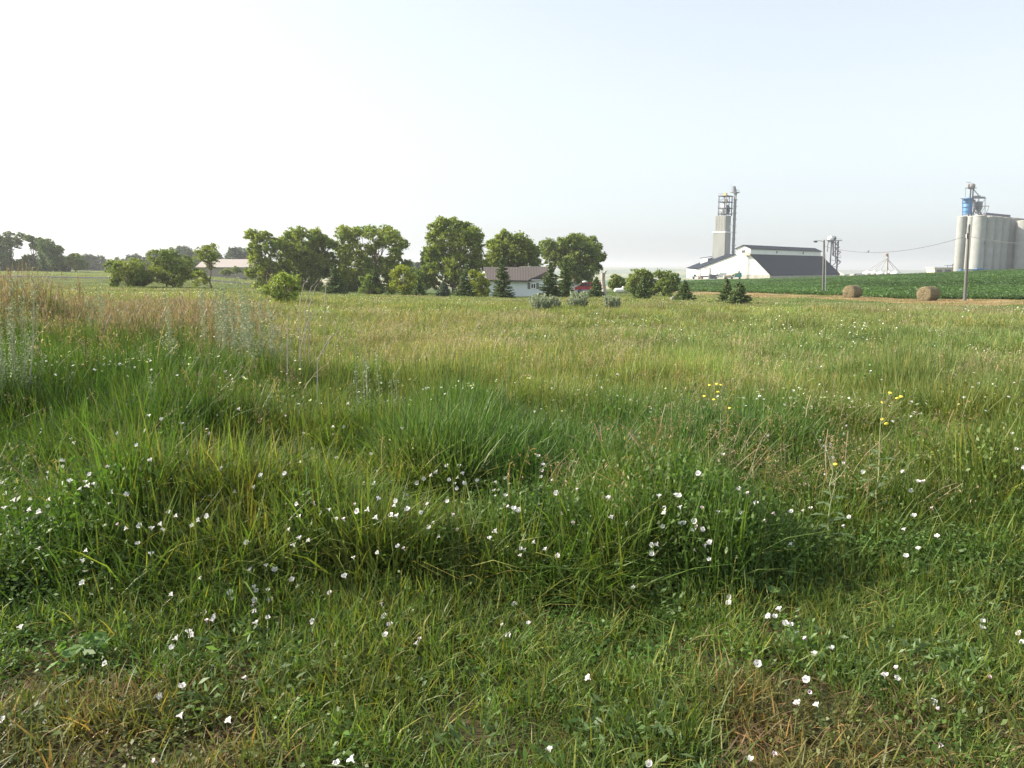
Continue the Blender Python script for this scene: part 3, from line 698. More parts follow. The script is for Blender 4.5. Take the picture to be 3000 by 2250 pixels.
lobed_tree('poplar_tree', 'tall thin tree at the far left edge with sky between its branches', 'tree', 30, 235, [(14, 702, 13), (41, 692, 14), (37, 715, 14), (7, 736, 20), (31, 751, 19), (-10, 710, 16), (15, 775, 18), (45, 775, 16), (-15, 785, 16), (30, 785, 14), (55, 787, 10)], 'far', .33, 1.7, 32, .3, 2)
lobed_tree('poplar_tree', 'pair of slender leaning stems with small crowns, second tree from the far left', 'tree', 98, 235, [(81, 698, 11), (112, 705, 10), (86, 718, 9), (104, 728, 9), (70, 770, 14), (98, 772, 15), (85, 755, 12), (72, 786, 11), (90, 787, 12), (108, 787, 11)], 'far', .33, 1.6, 33, .22, 2)
lobed_tree('broadleaf_tree', 'dark rounded tree at the left edge of the pasture, right of the slender pair', 'tree', 152, 230, [(139, 715, 16), (119, 738, 18), (156, 731, 20), (183, 731, 13), (136, 763, 26), (176, 763, 22), (150, 780, 18), (125, 785, 13), (180, 783, 14)], 'far', .33, 2.0, 34, .3, 1)
lobed_tree('broadleaf_tree', 'low lighter green tree at the right end of the left tree group', 'tree', 222, 228, [(220, 757, 16), (238, 775, 13), (207, 768, 16), (228, 782, 10)], 'olive', .33, 2.0, 35, .2, 1)

# dead stump of a trunk
for i, (u, vt, r, lb) in enumerate([(662, 792, 9, 'leftmost little bush against the long pale building'), (690, 786, 10, 'middle little bush against the long pale building'), (722, 788, 9, 'rightmost little bush against the long pale building')]):
    lobed_tree('leafy_bush', lb, 'bush', u, 205, [(u - 5, vt + 8, r), (u + 6, vt + 7, r), (u, vt + 1, r * .7)], 'deep', .30, 1.4, 60 + i, .06, 2, group='little bushes against the long pale building')
b0 = G(1769, 99, -.1); mb = MB()
tp = P(1767, 799, 99); mb.path([b0, b0.lerp(tp, .35) + Vector((.05, 0, 0)), b0.lerp(tp, .7) - Vector((.05, 0, 0)), tp], [.40, .27, .25, .27], 12)
mb.path([tp - Vector((0, 0, .3)), P(1776, 793, 99)], [.2, .1], 8); mb.path([tp - Vector((.1, 0, .3)), P(1761, 796, 99)], [.17, .08], 8)
tag(mb.build('tree_stump', bark_grey, origin=b0), 'tall grey broken tree trunk without leaves beside the last spruce by the house', 'tree stump')

def spruce(label, u, vtop, D, wpx, mk='spruce', seed=1, lean=0, dens=1.0, low=.06, group='young spruces along the yard'):
    rng = random.Random(seed); r_ = np.random.RandomState(seed)
    b = G(u, D, -.04); top = P(u, vtop, D) - b; h = top.z; Wd = wpx / F * D / 2
    o = empty('spruce_tree', b, label, 'spruce', group)
    tb = MB(); tb.path([Vector((0, 0, -.1)), Vector((lean * .5, 0, h * .5)), Vector((lean, 0, h))], [.045 * h ** .7, .03 * h ** .7, .01], 7)
    P0 = []; DR = []; nt = int(9 + h * 2.6)
    for k in range(nt):
        t = low + (1 - low) * (k / nt) ** .95; rad = Wd * (1 - t) ** .82 * rng.uniform(.85, 1.1) + .03
        nb = int((11 + 12 * (1 - t)) * dens)
        for j in range(nb):
            a = rng.uniform(0, 6.283); L = rad * rng.uniform(.72, 1.18); zz = t * h + rng.uniform(-.5, .5) * h / nt
            droop = -.14 * L + rng.uniform(-.03, .05) * L; cx = lean * t
            e = Vector((cx + math.cos(a) * L, math.sin(a) * L, zz + droop + .10 * L))
            s = Vector((cx, 0, zz)); mid = s.lerp(e, .6) + Vector((0, 0, droop * .6))
            if j % 2 == 0: tb.path([s, mid, e], [.018, .012, .005], 3)
            ns = max(9, int(L / .03 * dens))
            for q in range(ns):
                f = (q + rng.random()) / ns; f = .15 + .85 * f; p = (s.lerp(mid, f / .6) if f < .6 else mid.lerp(e, (f - .6) / .4))
                side = Vector((-math.sin(a), math.cos(a), 0)) * rng.choice((-1, 1)) * rng.uniform(0, .28) * L * (1.1 - f)
                P0.append(p + side + Vector((0, 0, rng.uniform(-.04, .02)))); DR.append((math.cos(a) + side.x * 2, math.sin(a) + side.y * 2, rng.uniform(-.35, .2)))
    for q in range(14): P0.append((lean + rng.gauss(0, .03), rng.gauss(0, .03), h * rng.uniform(.93, 1.01))); DR.append((rng.gauss(0, .3), rng.gauss(0, .3), 1))
    P0 = np.array(P0); DR = np.array(DR, float)
    P0[:, 2] = np.maximum(P0[:, 2], .03)
    nr = r_.normal(size=P0.shape) * .55; nr[:, 2] += .9
    V, Q, C = leaves(r_, P0, .22 * (D / 90) ** .5, nrm=nr, asp=.42, cvar=.3, dirs=DR)
    tb.build('trunk', bark_m, o)
    c = bpy.data.objects.new('crown', np_mesh('crown', V, Q, LM[mk], C)); link(c, o)
    return o
SP = [('broad dark spruce left of the thin sapling thicket', 983, 776, 95, 82, 'spruce'), ('thin pointed spruce behind the sapling thicket', 1100, 782, 99, 62, 'spruce'),
      ('small light green spruce right of the left yellow shrub', 1228, 812, 96, 50, 'sprucelight'), ('small bluish spruce below the tallest tree', 1300, 822, 98, 54, 'bluespruce'),
      ('dark spruce in front of the yellow shrub by the house', 1362, 790, 94, 76, 'spruce'), ('tall spire shaped spruce in front of the brown house roof', 1473, 734, 92, 74, 'spruce'),
      ('wide spruce covering the right end of the house wall', 1612, 768, 92, 86, 'spruce'), ('narrow olive green spruce left of the red van', 1655, 752, 97, 60, 'sprucelight'),
      ('spruce hiding the back of the red van', 1747, 810, 93, 58, 'spruce'), ('low spruce in front of the dark bushes', 1883, 812, 82, 64, 'spruce'),
      ('compact spruce just left of the white barn', 2004, 820, 76, 70, 'spruce'), ('upright spruce at the back of the pair below the white barn', 2128, 815, 74, 60, 'spruce'),
      ('wide spruce at the front of the pair below the white barn', 2163, 826, 68, 88, 'spruce')]
for i, (lb, u, vt, D, w, mk) in enumerate(SP): spruce(lb, u, vt, D, w, mk, 40 + i)

# distant pines behind the pasture, copies of three
def far_pine(seed):
    r_ = np.random.RandomState(seed); rng = random.Random(seed)
    o = empty('pine_tree', (0, 0, 0), 'dark pine in the distant row behind the left pasture', 'pine tree', 'distant pines on the left skyline')
    tb = MB(); tb.tube((0, 0, 0), (0, 0, 9.5), .2, .05, 6); tb.build('trunk', bark_m, o)
    P0 = []
    for k in range(26):
        t = .12 + .86 * k / 26; rad = 2.1 * (1 - t) ** .6 * rng.uniform(.6, 1.15); a = rng.uniform(0, 6.28)
        c = np.array([math.cos(a) * rad * .55, math.sin(a) * rad * .55, t * 10]); P0.append(c + r_.normal(size=(42, 3)) * np.array([rad * .36 + .15, rad * .36 + .15, .42]))
    V, Q, C = leaves(r_, np.concatenate(P0), .55, up=.3, asp=.6)
    c = bpy.data.objects.new('crown', np_mesh('crown', V, Q, LM['pine'], C)); link(c, o); return o
protos = [far_pine(71), far_pine(72), far_pine(73)]; used = [False] * 3
rng = random.Random(5)
for k in range(120):
    u = rng.uniform(205, 745) if k > 8 else rng.uniform(960, 1010)
    if k <= 8: u = rng.uniform(1190, 1245)
    D = rng.uniform(370, 430); vt = np.interp(u, [205, 260, 330, 400, 440, 480, 540, 600, 680, 730, 1245], [752, 747, 756, 748, 740, 742, 722, 742, 728, 732, 770]) + (rng.uniform(-4, 6) if k % 3 else rng.uniform(4, 16))
    b = G(u, D, -.3); h = max(5, P(u, vt, D).z - b.z); i = k % 3
    o = protos[i]
    if used[i]:
        c = o.copy(); sc.collection.objects.link(c)
        for ch in o.children:
            d = ch.copy(); sc.collection.objects.link(d); d.parent = c
        o = c
    used[i] = True; o['label'] = 'dark distant pine ' + ('in the gap left of the tallest tree' if k <= 8 or u > 900 else 'on the skyline beyond the open pasture, left of the low round bush' if u < 330 else 'on the skyline showing above the two leafy bushes' if u < 560 else 'on the skyline behind the long pale roof'); s = h / 10
    o.location = b; o.scale = (s * rng.uniform(1.3, 2.2),) * 2 + (s,); o.rotation_euler = (0, 0, rng.uniform(0, 6.28))
# ------------------------------------------------------------------ buildings and grain works
white_m = ribbed('white_sheet', (.80, .80, .78), .5, .6, 0, .03, var=.04)
white_p = mat('white_paint', (.80, .80, .79), .45, var=.05)
conc_m = mat('concrete', (.44, .42, .37), .9, var=.16, scale=.5, streak=(1, 1, .12), bump=.2)
conc2_m = mat('cast_concrete', (.31, .32, .31), .9, var=.14, scale=.35, streak=(1, 1, .25))
roof_dark = ribbed('slate_sheet', (.015, .023, .040), .85, .9, 0, .04, var=.08)
[n for n in roof_dark.node_tree.nodes if n.type == 'BSDF_PRINCIPLED'][0].inputs['Specular IOR Level'].default_value = .15
steel_m = mat('galvanised_steel', (.17, .175, .20), .6, .2, var=.15)
dsteel_m = mat('dark_steel', (.10, .10, .14), .55, .3, var=.15)
blue_m = mat('blue_paint', (.06, .22, .46), .5, var=.12)
tan_m = mat('cream_paint', (.56, .52, .44), .7, var=.1)
glass_m = mat('dark_glass', (.02, .025, .03), .12, spec=.8)
yel_m = mat('yellow_paint', (.70, .52, .16), .5)
teal_m = mat('teal_paint', (.03, .27, .26), .35)
tyre_m = mat('rubber', (.02, .02, .02), .85)
orange_m = mat('orange_paint', (.75, .28, .05), .5)
UP = Vector((0, 0, 1))

# --- fertiliser barn
A = P(2045, 817, 414); Bc = P(2255, 817, 388); zb = -3.6
A.z = Bc.z = zb
e1 = (A - Bc); W = e1.length; e1 = e1.normalized(); e2 = Vector((-e1.y, e1.x, 0)); e2 = e2 if e2.y > 0 else -e2; e2 = (e2 + e1 * -.0).normalized()
if e2.x < 0: e2 = -e2
Lb = 0
far = P(2484, 807, 450); Lb = (far - Bc).dot(e2)
def bp(s, t, z): return Bc + e1 * s + e2 * t + UP * (z - zb)
def zat(v, s, t):
    """height on photo row v at barn position s,t"""
    p = bp(s, t, 0); return P(1500, v, p.y).z
def s_at(u, t=0):
    lo, hi = -5.0, W + 25
    for _ in range(40):
        m = (lo + hi) / 2; p = bp(m, t, 5); uu = 1500 + (p.x) / (P(1501, 740, p.y).x - P(1500, 740, p.y).x)
        if uu > u: lo = m
        else: hi = m
    return lo
sR, sL = s_at(2199), s_at(2157); sM = (sR + sL) / 2
z_eR, z_eL, z_r = zat(804, 0, 0), zat(787, W, 0), zat(745, sR, 0)
z_me, z_ma = zat(727, sR, 0), zat(718.5, sM, 0); zc = zat(806, W / 2, 0) + .3
barn = empty('storage_barn', bp(W / 2, 0, zb), 'large white barn with steep dark roof and raised ridge beyond the bean field', 'barn')
bo = barn.location.copy()
def put(mb, name, mats, parent=None):
    """parts built in world coordinates, moved under the thing whose empty stands at bo"""
    o = mb.build(name, mats, None, origin=bo); o.location = (0, 0, 0); o.parent = parent; return o
th = .35
mb = MB(); g = [bp(0, 0, zc), bp(W, 0, zc), bp(W, 0, z_eL), bp(sL, 0, z_r), bp(sL, 0, z_me), bp(sM, 0, z_ma), bp(sR, 0, z_me), bp(sR, 0, z_r), bp(0, 0, z_eR)]
mb.prism(g, e2 * th); put(mb, 'gable_wall', white_m, barn)
mb = MB(); mb.prism([bp(0, Lb - th, zc), bp(W, Lb - th, zc), bp(W, Lb - th, z_eL), bp(sL, Lb - th, z_r), bp(sR, Lb - th, z_r), bp(0, Lb - th, z_eR)], e2 * th); put(mb, 'end_wall', white_m, barn)
mb = MB(); mb.prism([bp(-.12, -.12, zb), bp(W + .1, -.12, zb), bp(W + .1, -.12, zc), bp(-.12, -.12, zc)], e2 * .4)
mb.prism([bp(-.12, .3, zb), bp(-.12, Lb, zb), bp(-.12, Lb, z_eR - .2), bp(-.12, .3, z_eR - .2)], e1 * .5)
A2 = P(2012, 800, 452); A2.z = zb; T2_ = P(2106, 746, 452)
put(mb, 'concrete_base', conc_m, barn)
mb = MB(); n_ = Vector((0, 0, -.3)); ov = e2 * -.5
mb.prism([bp(-.5, -.5, z_eR - .3), bp(-.5, Lb + .5, z_eR - .3), bp(sR, Lb + .5, z_r + .12), bp(sR, -.5, z_r + .12)], n_); put(mb, 'roof', roof_dark, barn)
zA2 = P(2012, 785, A2.y).z; A2e = Vector((A2.x, A2.y, zA2))
mb = MB(); mb.prism([bp(W + .4, -.5, z_eL + .05), bp(sL, -.5, z_r + .25), Vector((T2_.x, T2_.y, T2_.z)), Vector((A2.x - .3, A2.y, zA2 + .1))], n_); put(mb, 'roof', roof_dark, barn)
mb = MB(); Al = bp(W, .3, zb); top0 = bp(W, .3, z_eL - .35)
mb.face([Al, top0, A2e - UP * .4, A2]); mb.face([A2, A2e - UP * .4, Vector((T2_.x, T2_.y, T2_.z - .4)), Vector((T2_.x, T2_.y, zb))])
put(mb, 'side_wall', white_m, barn)
d_ = (A2 - Al).normalized(); nrm_ = Vector((-d_.y, d_.x, 0)); nrm_ = nrm_ if nrm_.y < 0 else -nrm_
mb = MB(); Lw = (A2 - Al).length; mb.prism([Al + d_ * .12 * Lw + nrm_ * .02, Al + d_ * .92 * Lw + nrm_ * .02, Al + d_ * .92 * Lw + nrm_ * .02 + UP * 2.9, Al + d_ * .12 * Lw + nrm_ * .02 + UP * 2.9], nrm_ * .12); put(mb, 'wall_panel', tan_m, barn)
# monitor along the ridge
mb = MB(); mb.face([bp(sR, .3, z_r - .2), bp(sR, Lb - 2, z_r - .2), bp(sR, Lb - 2, z_me), bp(sR, .3, z_me)]); mb.face([bp(sL, .3, z_r - .2), bp(sL, Lb - 2, z_r - .2), bp(sL, Lb - 2, z_me), bp(sL, .3, z_me)])
mb.face([bp(sR, Lb - 2, z_r - .2), bp(sL, Lb - 2, z_r - .2), bp(sL, Lb - 2, z_me), bp(sM, Lb - 2, z_ma), bp(sR, Lb - 2, z_me)])
mon = put(mb, 'ridge_monitor', white_m, barn)
mb = MB(); zr = z_ma - z_me
mb.prism([bp(sR - .7, -.6, z_me - .15), bp(sR - .7, Lb - 1.5, z_me - .15), bp(sM, Lb - 1.5, z_ma + .25), bp(sM, -.6, z_ma + .25)], n_); mb.prism([bp(sL + .7, -.6, z_me - .15), bp(sM - .01, -.6, z_ma + .25), bp(sM - .01, Lb - 1.5, z_ma + .25), bp(sL + .7, Lb - 1.5, z_me - .15)], n_)
r_o = mb.build('monitor_roof', roof_dark, None, origin=bo); r_o.location = (0, 0, 0); r_o.parent = mon
for t in (Lb * .33, Lb * .7):
    mb = MB(); c = bp(sR, t, (z_r + z_me) / 2 - .1); mb.prism([c - e1 * .12 - e2 * .55 - UP * .5, c - e1 * .12 + e2 * .55 - UP * .5, c - e1 * .12 + e2 * .55 + UP * .7, c - e1 * .12 - e2 * .55 + UP * .7], -e1 * .12)
    w_ = mb.build('vent_window', dsteel_m, None, origin=bo); w_.location = (0, 0, 0); w_.parent = mon
def gbox(s0, s1, z0, z1, name, m, d0=.04, d1=.14, parent=barn):
    mb = MB(); mb.prism([bp(s0, -d0, z0), bp(s1, -d0, z0), bp(s1, -d0, z1), bp(s0, -d0, z1)], e2 * -(d1 - d0)); return put(mb, name, m, parent)
sd0, sd1 = s_at(2081), s_at(2056)
grey_m = mat('door_frame_grey', (.28, .28, .29), .6)
dr_ = gbox(sd0, sd1, zb + .01, zb + 5.2, 'overhead_door', mat('door_panel', (.66, .66, .66), .5, var=.06), .14, .22)
mb = MB()
for a, b, c, d in ((sd0 - .3, sd0, zb, zb + 5.5), (sd1, sd1 + .3, zb, zb + 5.5), (sd0, sd1, zb + 5.2, zb + 5.5)): mb.prism([bp(a, -.14, c), bp(b, -.14, c), bp(b, -.14, d), bp(a, -.14, d)], e2 * -.16)
f_ = mb.build('door_frame', grey_m, None, origin=bo); f_.location = (0, 0, 0); f_.parent = dr_
sw = s_at(2178); gbox(sw - .9, sw + .9, zat(740.5, sw, 0), zat(733, sw, 0), 'vent_window', dsteel_m, .04, .12)
# caged ladder and landings up the gable
sl_ = s_at(2192)
mb = MB()
for s in (-.3, .3): mb.tube(bp(sl_ + s, -.5, zb), bp(sl_ + s, -.5, z_r + 1.4), .09, n=5)
k = 0
zz = zb + .4
while zz < z_r + 1.2: mb.tube(bp(sl_ - .3, -.5, zz), bp(sl_ + .3, -.5, zz), .045, n=4, caps=False); zz += .6
for zz in np.arange(zb + 3, z_r, 1.6):
    mb.path([bp(sl_ - .45, -.5, zz), bp(sl_ - .45, -1.2, zz), bp(sl_ + .45, -1.2, zz), bp(sl_ + .45, -.5, zz)], .05, 4)
put(mb, 'ladder', grey_m, barn)
mb = MB(); zp = zat(748, sl_, 0); mb.prism([bp(sl_ - 1.4, -.2, zp), bp(sl_ + 1.6, -.2, zp), bp(sl_ + 1.6, -1.7, zp), bp(sl_ - 1.4, -1.7, zp)], UP * .15)
for s in (-1.4, -.4, .6, 1.6): mb.tube(bp(sl_ + s, -1.7, zp), bp(sl_ + s, -1.7, zp + 1.3), .06, n=4)
for h in (.65, 1.3): mb.path([bp(sl_ - 1.4, -.2, zp + h), bp(sl_ - 1.4, -1.7, zp + h), bp(sl_ + 1.6, -1.7, zp + h), bp(sl_ + 1.6, -.2, zp + h)], .05, 4)
put(mb, 'landing', yel_m, barn)
# dormer hatch on the left slope
dc = P(2068, 762, 436); mb = MB(); mb.box(dc - UP * 2.2, 4.2, 4, 3.1, 0, (e1, e2)); dm = put(mb, 'dormer', white_m, barn)
mb = MB(); q = dc + UP * .9; mb.prism([q + e1 * 2.6 - e2 * 2.3 + UP * .0, q - e1 * 3.6 - e2 * 2.3 + UP * .7, q - e1 * 3.6 + e2 * 2.3 + UP * 1.0, q + e1 * 2.6 + e2 * 2.3 + UP * .3], UP * .25)
r_o = mb.build('dormer_roof', roof_dark, None, origin=bo); r_o.location = (0, 0, 0); r_o.parent = dm

# --- concrete mixing tower with open steel frame and bucket leg
c0 = P(2120, 800, 428); c0.z = -4; k_ = 428 / F
tw = empty('concrete_tower', c0, 'tall grey concrete tower with open steel frame on top behind the white barn', 'tower'); 
def tp_(s, t, z): return Vector((0, 0, 0)) + e1 * s + e2 * t + UP * (z - c0.z)
wl, wr = 7.0, 6.2
zs, zt = P(2120, 681, 428).z, P(2120, 631, 428).z
mb = MB(); mb.prism([tp_(0, 0, c0.z), tp_(wl, 0, c0.z), tp_(wl, wr, c0.z), tp_(0, wr, c0.z)], UP * (zs - c0.z)); mb.build('lower_shaft', conc2_m, tw)
mb = MB(); mb.prism([tp_(.15, .15, zs + .5), tp_(wl - 1, .15, zs + .5), tp_(wl - 1, wr - .1, zs + .5), tp_(.15, wr - .1, zs + .5)], UP * (zt - zs - .5)); mb.build('upper_shaft', conc2_m, tw)
for k in range(5):
    pass
mb = MB(); mb.prism([tp_(-.25, -.25, zs), tp_(wl + .5, -.25, zs), tp_(wl + .5, wr + .2, zs), tp_(-.25, wr + .2, zs)], UP * .5); mb.build('ledge', white_p, tw)
mb = MB()
for s in (1.0, 2.5, 4.0, 5.4): mb.prism([tp_(s - .12, .13, zs + .6), tp_(s + .12, .13, zs + .6), tp_(s + .12, .13, zt - .3), tp_(s - .12, .13, zt - .3)], e2 * -.12)
for z in np.arange(zs + 1.5, zt - .5, 1.8): mb.prism([tp_(.3, .11, z), tp_(wl - 1.2, .11, z), tp_(wl - 1.2, .11, z + .16), tp_(.3, .11, z + .16)], e2 * -.08)
mb.build('wall_rib', conc_m, tw)
zf = P(2120, 574, 428).z; mb = MB(); fs0, fs1, ft1 = 0.0, 4.3, 6.4
for s in (fs0, fs1):
    for t in (.3, ft1): mb.prism([tp_(s, t, zt), tp_(s + .42, t, zt), tp_(s + .42, t + .42, zt), tp_(s, t + .42, zt)], UP * (zf - zt))
mb.prism([tp_(0, 3.4, zt), tp_(.25, 3.4, zt), tp_(.25, 3.65, zt), tp_(0, 3.65, zt)], UP * (zf - zt))
for za, zb_ in ((zt, zt + 3.7), (zt + 3.7, zt + 7), (zt + 7, zf)):
    mb.tube(tp_(fs0, .3, za), tp_(fs0, 3.4, zb_), .09, n=4); mb.tube(tp_(fs1, .3, za), tp_(fs1, ft1, zb_), .09, n=4)
mb.build('steel_frame', steel_m, tw)
for i, z in enumerate((zt + .8, zt + 3.7, zt + 6.9, zf)):
    mb = MB(); mb.prism([tp_(-.3, 0, z), tp_(fs1 + .5, 0, z), tp_(fs1 + .5, ft1 + .8, z), tp_(-.3, ft1 + .8, z)], UP * .4)
    for s in np.linspace(-.3, fs1 + .5, 5): mb.tube(tp_(s, 0, z + .4), tp_(s, 0, z + 1.4), .04, n=3)
    mb.tube(tp_(-.3, 0, z + 1.35), tp_(fs1 + .5, 0, z + 1.35), .05, n=4); mb.build('platform', dsteel_m, tw)
mb = MB(); q = tp_(2.6, 1.5, zt + 3.7); mb.box(q, 1.6, 1.6, 2.4, 0, (e1, e2)); mb.lathe(q, [(1.1, 0), (.9, -1.2), (.3, -2.4)], (0, 0, 1), 10); mb.build('hopper', white_p, tw)
mb = MB(); q = tp_(1.2, 4.2, zt + 1.2); mb.lathe(q, [(.3, -.6), (1.3, 1), (1.3, 3), (.2, 4.6)], (0, 0, 1), 10); mb.build('hopper', dsteel_m, tw)
for q, s_ in ((tp_(2, 2.5, zf + .4), 1.6), (tp_(1.6, 3, zt + 7.3), 1.3)):
    mb = MB(); mb.box(q, s_, s_, 1.1, 0, (e1, e2)); mb.tube(q + UP * 1.1, q + UP * 1.9, .3, .15); mb.build('gearbox', yel_m, tw)
# pipes between the decks
mb = MB()
for s, t in ((1, 1), (2, .8), (3, 1.2), (3.6, 2)): mb.path([tp_(s, t, zt + .2), tp_(s + .5, t + .4, zt + 2), tp_(2.6, 1.5, zt + 3)], .16, 6)
mb.build('pipe', steel_m, tw)
# bucket elevator leg
zh = P(2150, 564, 432).z; mb = MB(); l0 = tp_(-.6, wr + .8, c0.z)
for t in (0, 1.5): mb.prism([l0 + e2 * t, l0 + e2 * (t + .5), l0 + e2 * (t + .5) - e1 * .6, l0 + e2 * t - e1 * .6], UP * (zh - c0.z))
for z in np.arange(c0.z + 4, zh, 3.4): mb.prism([l0 - e2 * .3 + UP * (z - c0.z) + e1 * .2, l0 + e2 * 2.6 + UP * (z - c0.z) + e1 * .2, l0 + e2 * 2.6 + UP * (z - c0.z) - e1 * 1.0, l0 - e2 * .3 + UP * (z - c0.z) - e1 * 1.0], UP * .25)
mb.build('bucket_leg', mat('leg_grey', (.30, .31, .33), .6), tw)
mb = MB(); q = l0 + e2 * 1.1 + UP * (zh - c0.z); mb.box(q - UP * .1, 3.2, 4.4, .35, 0, (e1, e2))
for i in np.linspace(-2.2, 2.2, 6):
    mb.tube(q + e2 * i - e1 * 1.6, q + e2 * i - e1 * 1.6 + UP * 1.4, .05, n=3)
mb.tube(q - e2 * 2.2 - e1 * 1.6 + UP * 1.4, q + e2 * 2.2 - e1 * 1.6 + UP * 1.4, .05, n=4); mb.tube(q - e2 * 2.2 + UP * .2 + e1 * 1.2, q - e2 * 2.2 + e1 * 1.2 + UP * 4.6, .05, n=4); mb.build('platform', steel_m, tw)
mb = MB(); mb.prism([q - e2 * 1.1 + UP * .3, q + e2 * 1.0 + UP * .3, q + e2 * 1.2 + UP * 1.8, q + e2 * .6 + UP * 3.1, q - e2 * .2 + UP * 3.5, q - e2 * 1.1 + UP * 3.2], e1 * 1.0); mb.prism([q + e2 * 1.0 + UP * 1.0, q + e2 * 2.2 + UP * 1.9, q + e2 * 2.0 + UP * 1.2, q + e2 * 1.2 + UP * .3], e1 * .7); mb.build('head_housing', steel_m, tw)
# long white spout down to the barn roof
sp0 = P(2141, 656, 431); sp1 = P(2098, 744, 436); mb = MB(); mb.tube(sp0 - c0, sp1 - c0, .42, n=10); mb.tube(sp1 - c0, sp1 - c0 - UP * 1.6, .8, .5, 10); mb.build('spout', white_p, tw)

# --- conveyor tower at the far end of the barn
c1 = P(2444, 800, 462); c1.z = -3; ct = empty('conveyor_tower', c1, 'open steel conveyor tower with zigzag stairs behind the right end of the white barn', 'tower')
q = lambda u, v, dy=0: P(u, v, 462 + dy) - c1
ztop = q(2444, 706).z; hw = 2.1; mb = MB()
for u in (2436, 2456):
    for dy in (-2, 2):
        p = q(u, 706, dy); mb.prism([Vector((p.x - .32, dy - .3, 0)), Vector((p.x + .32, dy - .3, 0)), Vector((p.x + .32, dy + .3, 0)), Vector((p.x - .32, dy + .3, 0))], UP * ztop)
xa, xb = q(2436, 706).x, q(2456, 706).x
zs_ = np.linspace(2, ztop, 6)
for i in range(5):
    mb.tube((xa if i % 2 else xb, -2, zs_[i]), (xb if i % 2 else xa, -2, zs_[i + 1]), .22, n=4); mb.tube((xa, -2, zs_[i]), (xb, -2, zs_[i]), .12, n=4)
mb.build('steel_frame', steel_m, ct)
mb = MB(); mb.prism([q(2422, 706, -2.5), q(2467, 706, -2.5), q(2467, 706, 2.5), q(2422, 706, 2.5)], UP * .45)
for u in np.linspace(2422, 2467, 9): mb.tube(q(u, 706, -2.5), q(u, 700, -2.5), .05, n=3)
mb.tube(q(2422, 700, -2.5), q(2467, 700, -2.5), .06, n=4); mb.build('platform', steel_m, ct)
for i, (v0, sgn) in enumerate(((738, 1), (755, 1), (768, 1))):
    mb = MB(); mb.prism([q(2452, v0, -2.6), q(2464, v0, -2.6), q(2464, v0, -.6), q(2452, v0, -.6)], UP * .25); mb.tube(q(2464, v0, -2.6), q(2464, v0 - 6, -2.6), .05, n=4); mb.tube(q(2452, v0 - 6, -2.6), q(2464, v0 - 6, -2.6), .05, n=4); mb.build('landing', steel_m, ct)
mb = MB()
for a, b in (((2455, 706), (2446, 722)), ((2446, 722), (2460, 738)), ((2463, 739), (2448, 754)), ((2448, 755), (2463, 768)), ((2462, 769), (2450, 779))):
    for dy in (-2.9, -2.3): mb.tube(q(*a, dy), q(*b, dy), .24, n=4)
    for f in np.linspace(0, 1, 9): mb.tube(q(*a, -2.9).lerp(q(*b, -2.9), f), q(*a, -2.3).lerp(q(*b, -2.3), f), .05, n=3)
mb.build('stairs', steel_m, ct)
mb = MB(); mb.lathe(q(2434, 697, 0) - UP * .6, [(.3, -1.6), (1.6, -1.2), (1.7, 0), (1.5, 1), (.3, 1.6)], (1, 0, .25), 12); mb.box(q(2440, 705), 3, 2, 2.6); mb.prism([q(2444, 705, -1), q(2452, 698, -1), q(2449, 694, -1), q(2440, 700, -1)], (0, 2, 0)); mb.build('head_housing', white_p, ct)
mb = MB(); mb.path([q(2428, 702, -1), q(2425, 718, -1), q(2424, 738, -1)], .3, 8); mb.path([q(2440, 706, 1), q(2441, 750, 1)], .55, 8); mb.path([q(2447, 706, 1), q(2448, 770, 1)], .35, 8); mb.build('pipe', steel_m, ct)

# --- slip formed silos
silo_m = ribbed('silo_concrete', (.31, .32, .31), .9, 1.25, 2, .03, var=.16)
def silo(u, v0, D, rad, label, zb=-1.5, mk=silo_m, door=False):
    c = P(u, v0, D); h = c.z - zb; b = Vector((c.x, c.y, zb)); o = empty('grain_silo', b, label, 'silo', 'concrete silos at the right edge')
    mb = MB(); mb.lathe((0, 0, 0), [(rad, 0), (rad, h)], n=36); mb.build('shaft', mk, o)
    mb = MB(); mb.lathe((0, 0, h + .003), [(rad + .12, 0), (rad + .12, .35), (rad - .5, .5), (.1, .55)], n=36); mb.build('cap', conc_m, o)
    if door:
        mb = MB(); a = -math.pi * .28
        for k in range(1):
            p = Vector((rad * math.cos(a), rad * math.sin(a), h * .52)); t = Vector((-math.sin(a), math.cos(a), 0)); n = Vector((math.cos(a), math.sin(a), 0))
            mb.prism([p - t * .5 - n * .3, p + t * .5 - n * .3, p + t * .5 + n * .12, p - t * .5 + n * .12], UP * 1.9)
        mb.build('hatch', dsteel_m, o)
    return o
for u, v, D, r, lb, dr in [(2819.5, 636, 459, 2.45, 'leftmost pale round silo of the right block', False), (2835, 636, 464, 2.0, 'narrow silo set back, just right of the leftmost silo', False), (2847, 636, 456, 2.1, 'thin silo strip hidden between the two front silos', False),
                     (2871, 634, 446, 3.35, 'widest and nearest silo, in the middle of the right block', True), (2896, 636.5, 449.5, 3.4, 'first shaded silo right of the widest one', False), (2918, 638, 453, 3.4, 'second shaded silo right of the widest one', False),
                     (2939, 640, 456.5, 3.4, 'third shaded silo right of the widest one', False), (2959.5, 641.5, 460, 3.4, 'fourth shaded silo right of the widest one', False), (2979, 643, 463.5, 3.4, 'fifth shaded silo, half hidden by the block at the frame edge', False),
                     (3004, 649, 452, 4.0, 'silo cut by the right frame edge with a light left side', False), (3046, 649, 455, 4.0, 'silo just outside the frame edge beside the cut one', False)]:
    silo(u, v, D, r, lb, -2.2, door=dr)
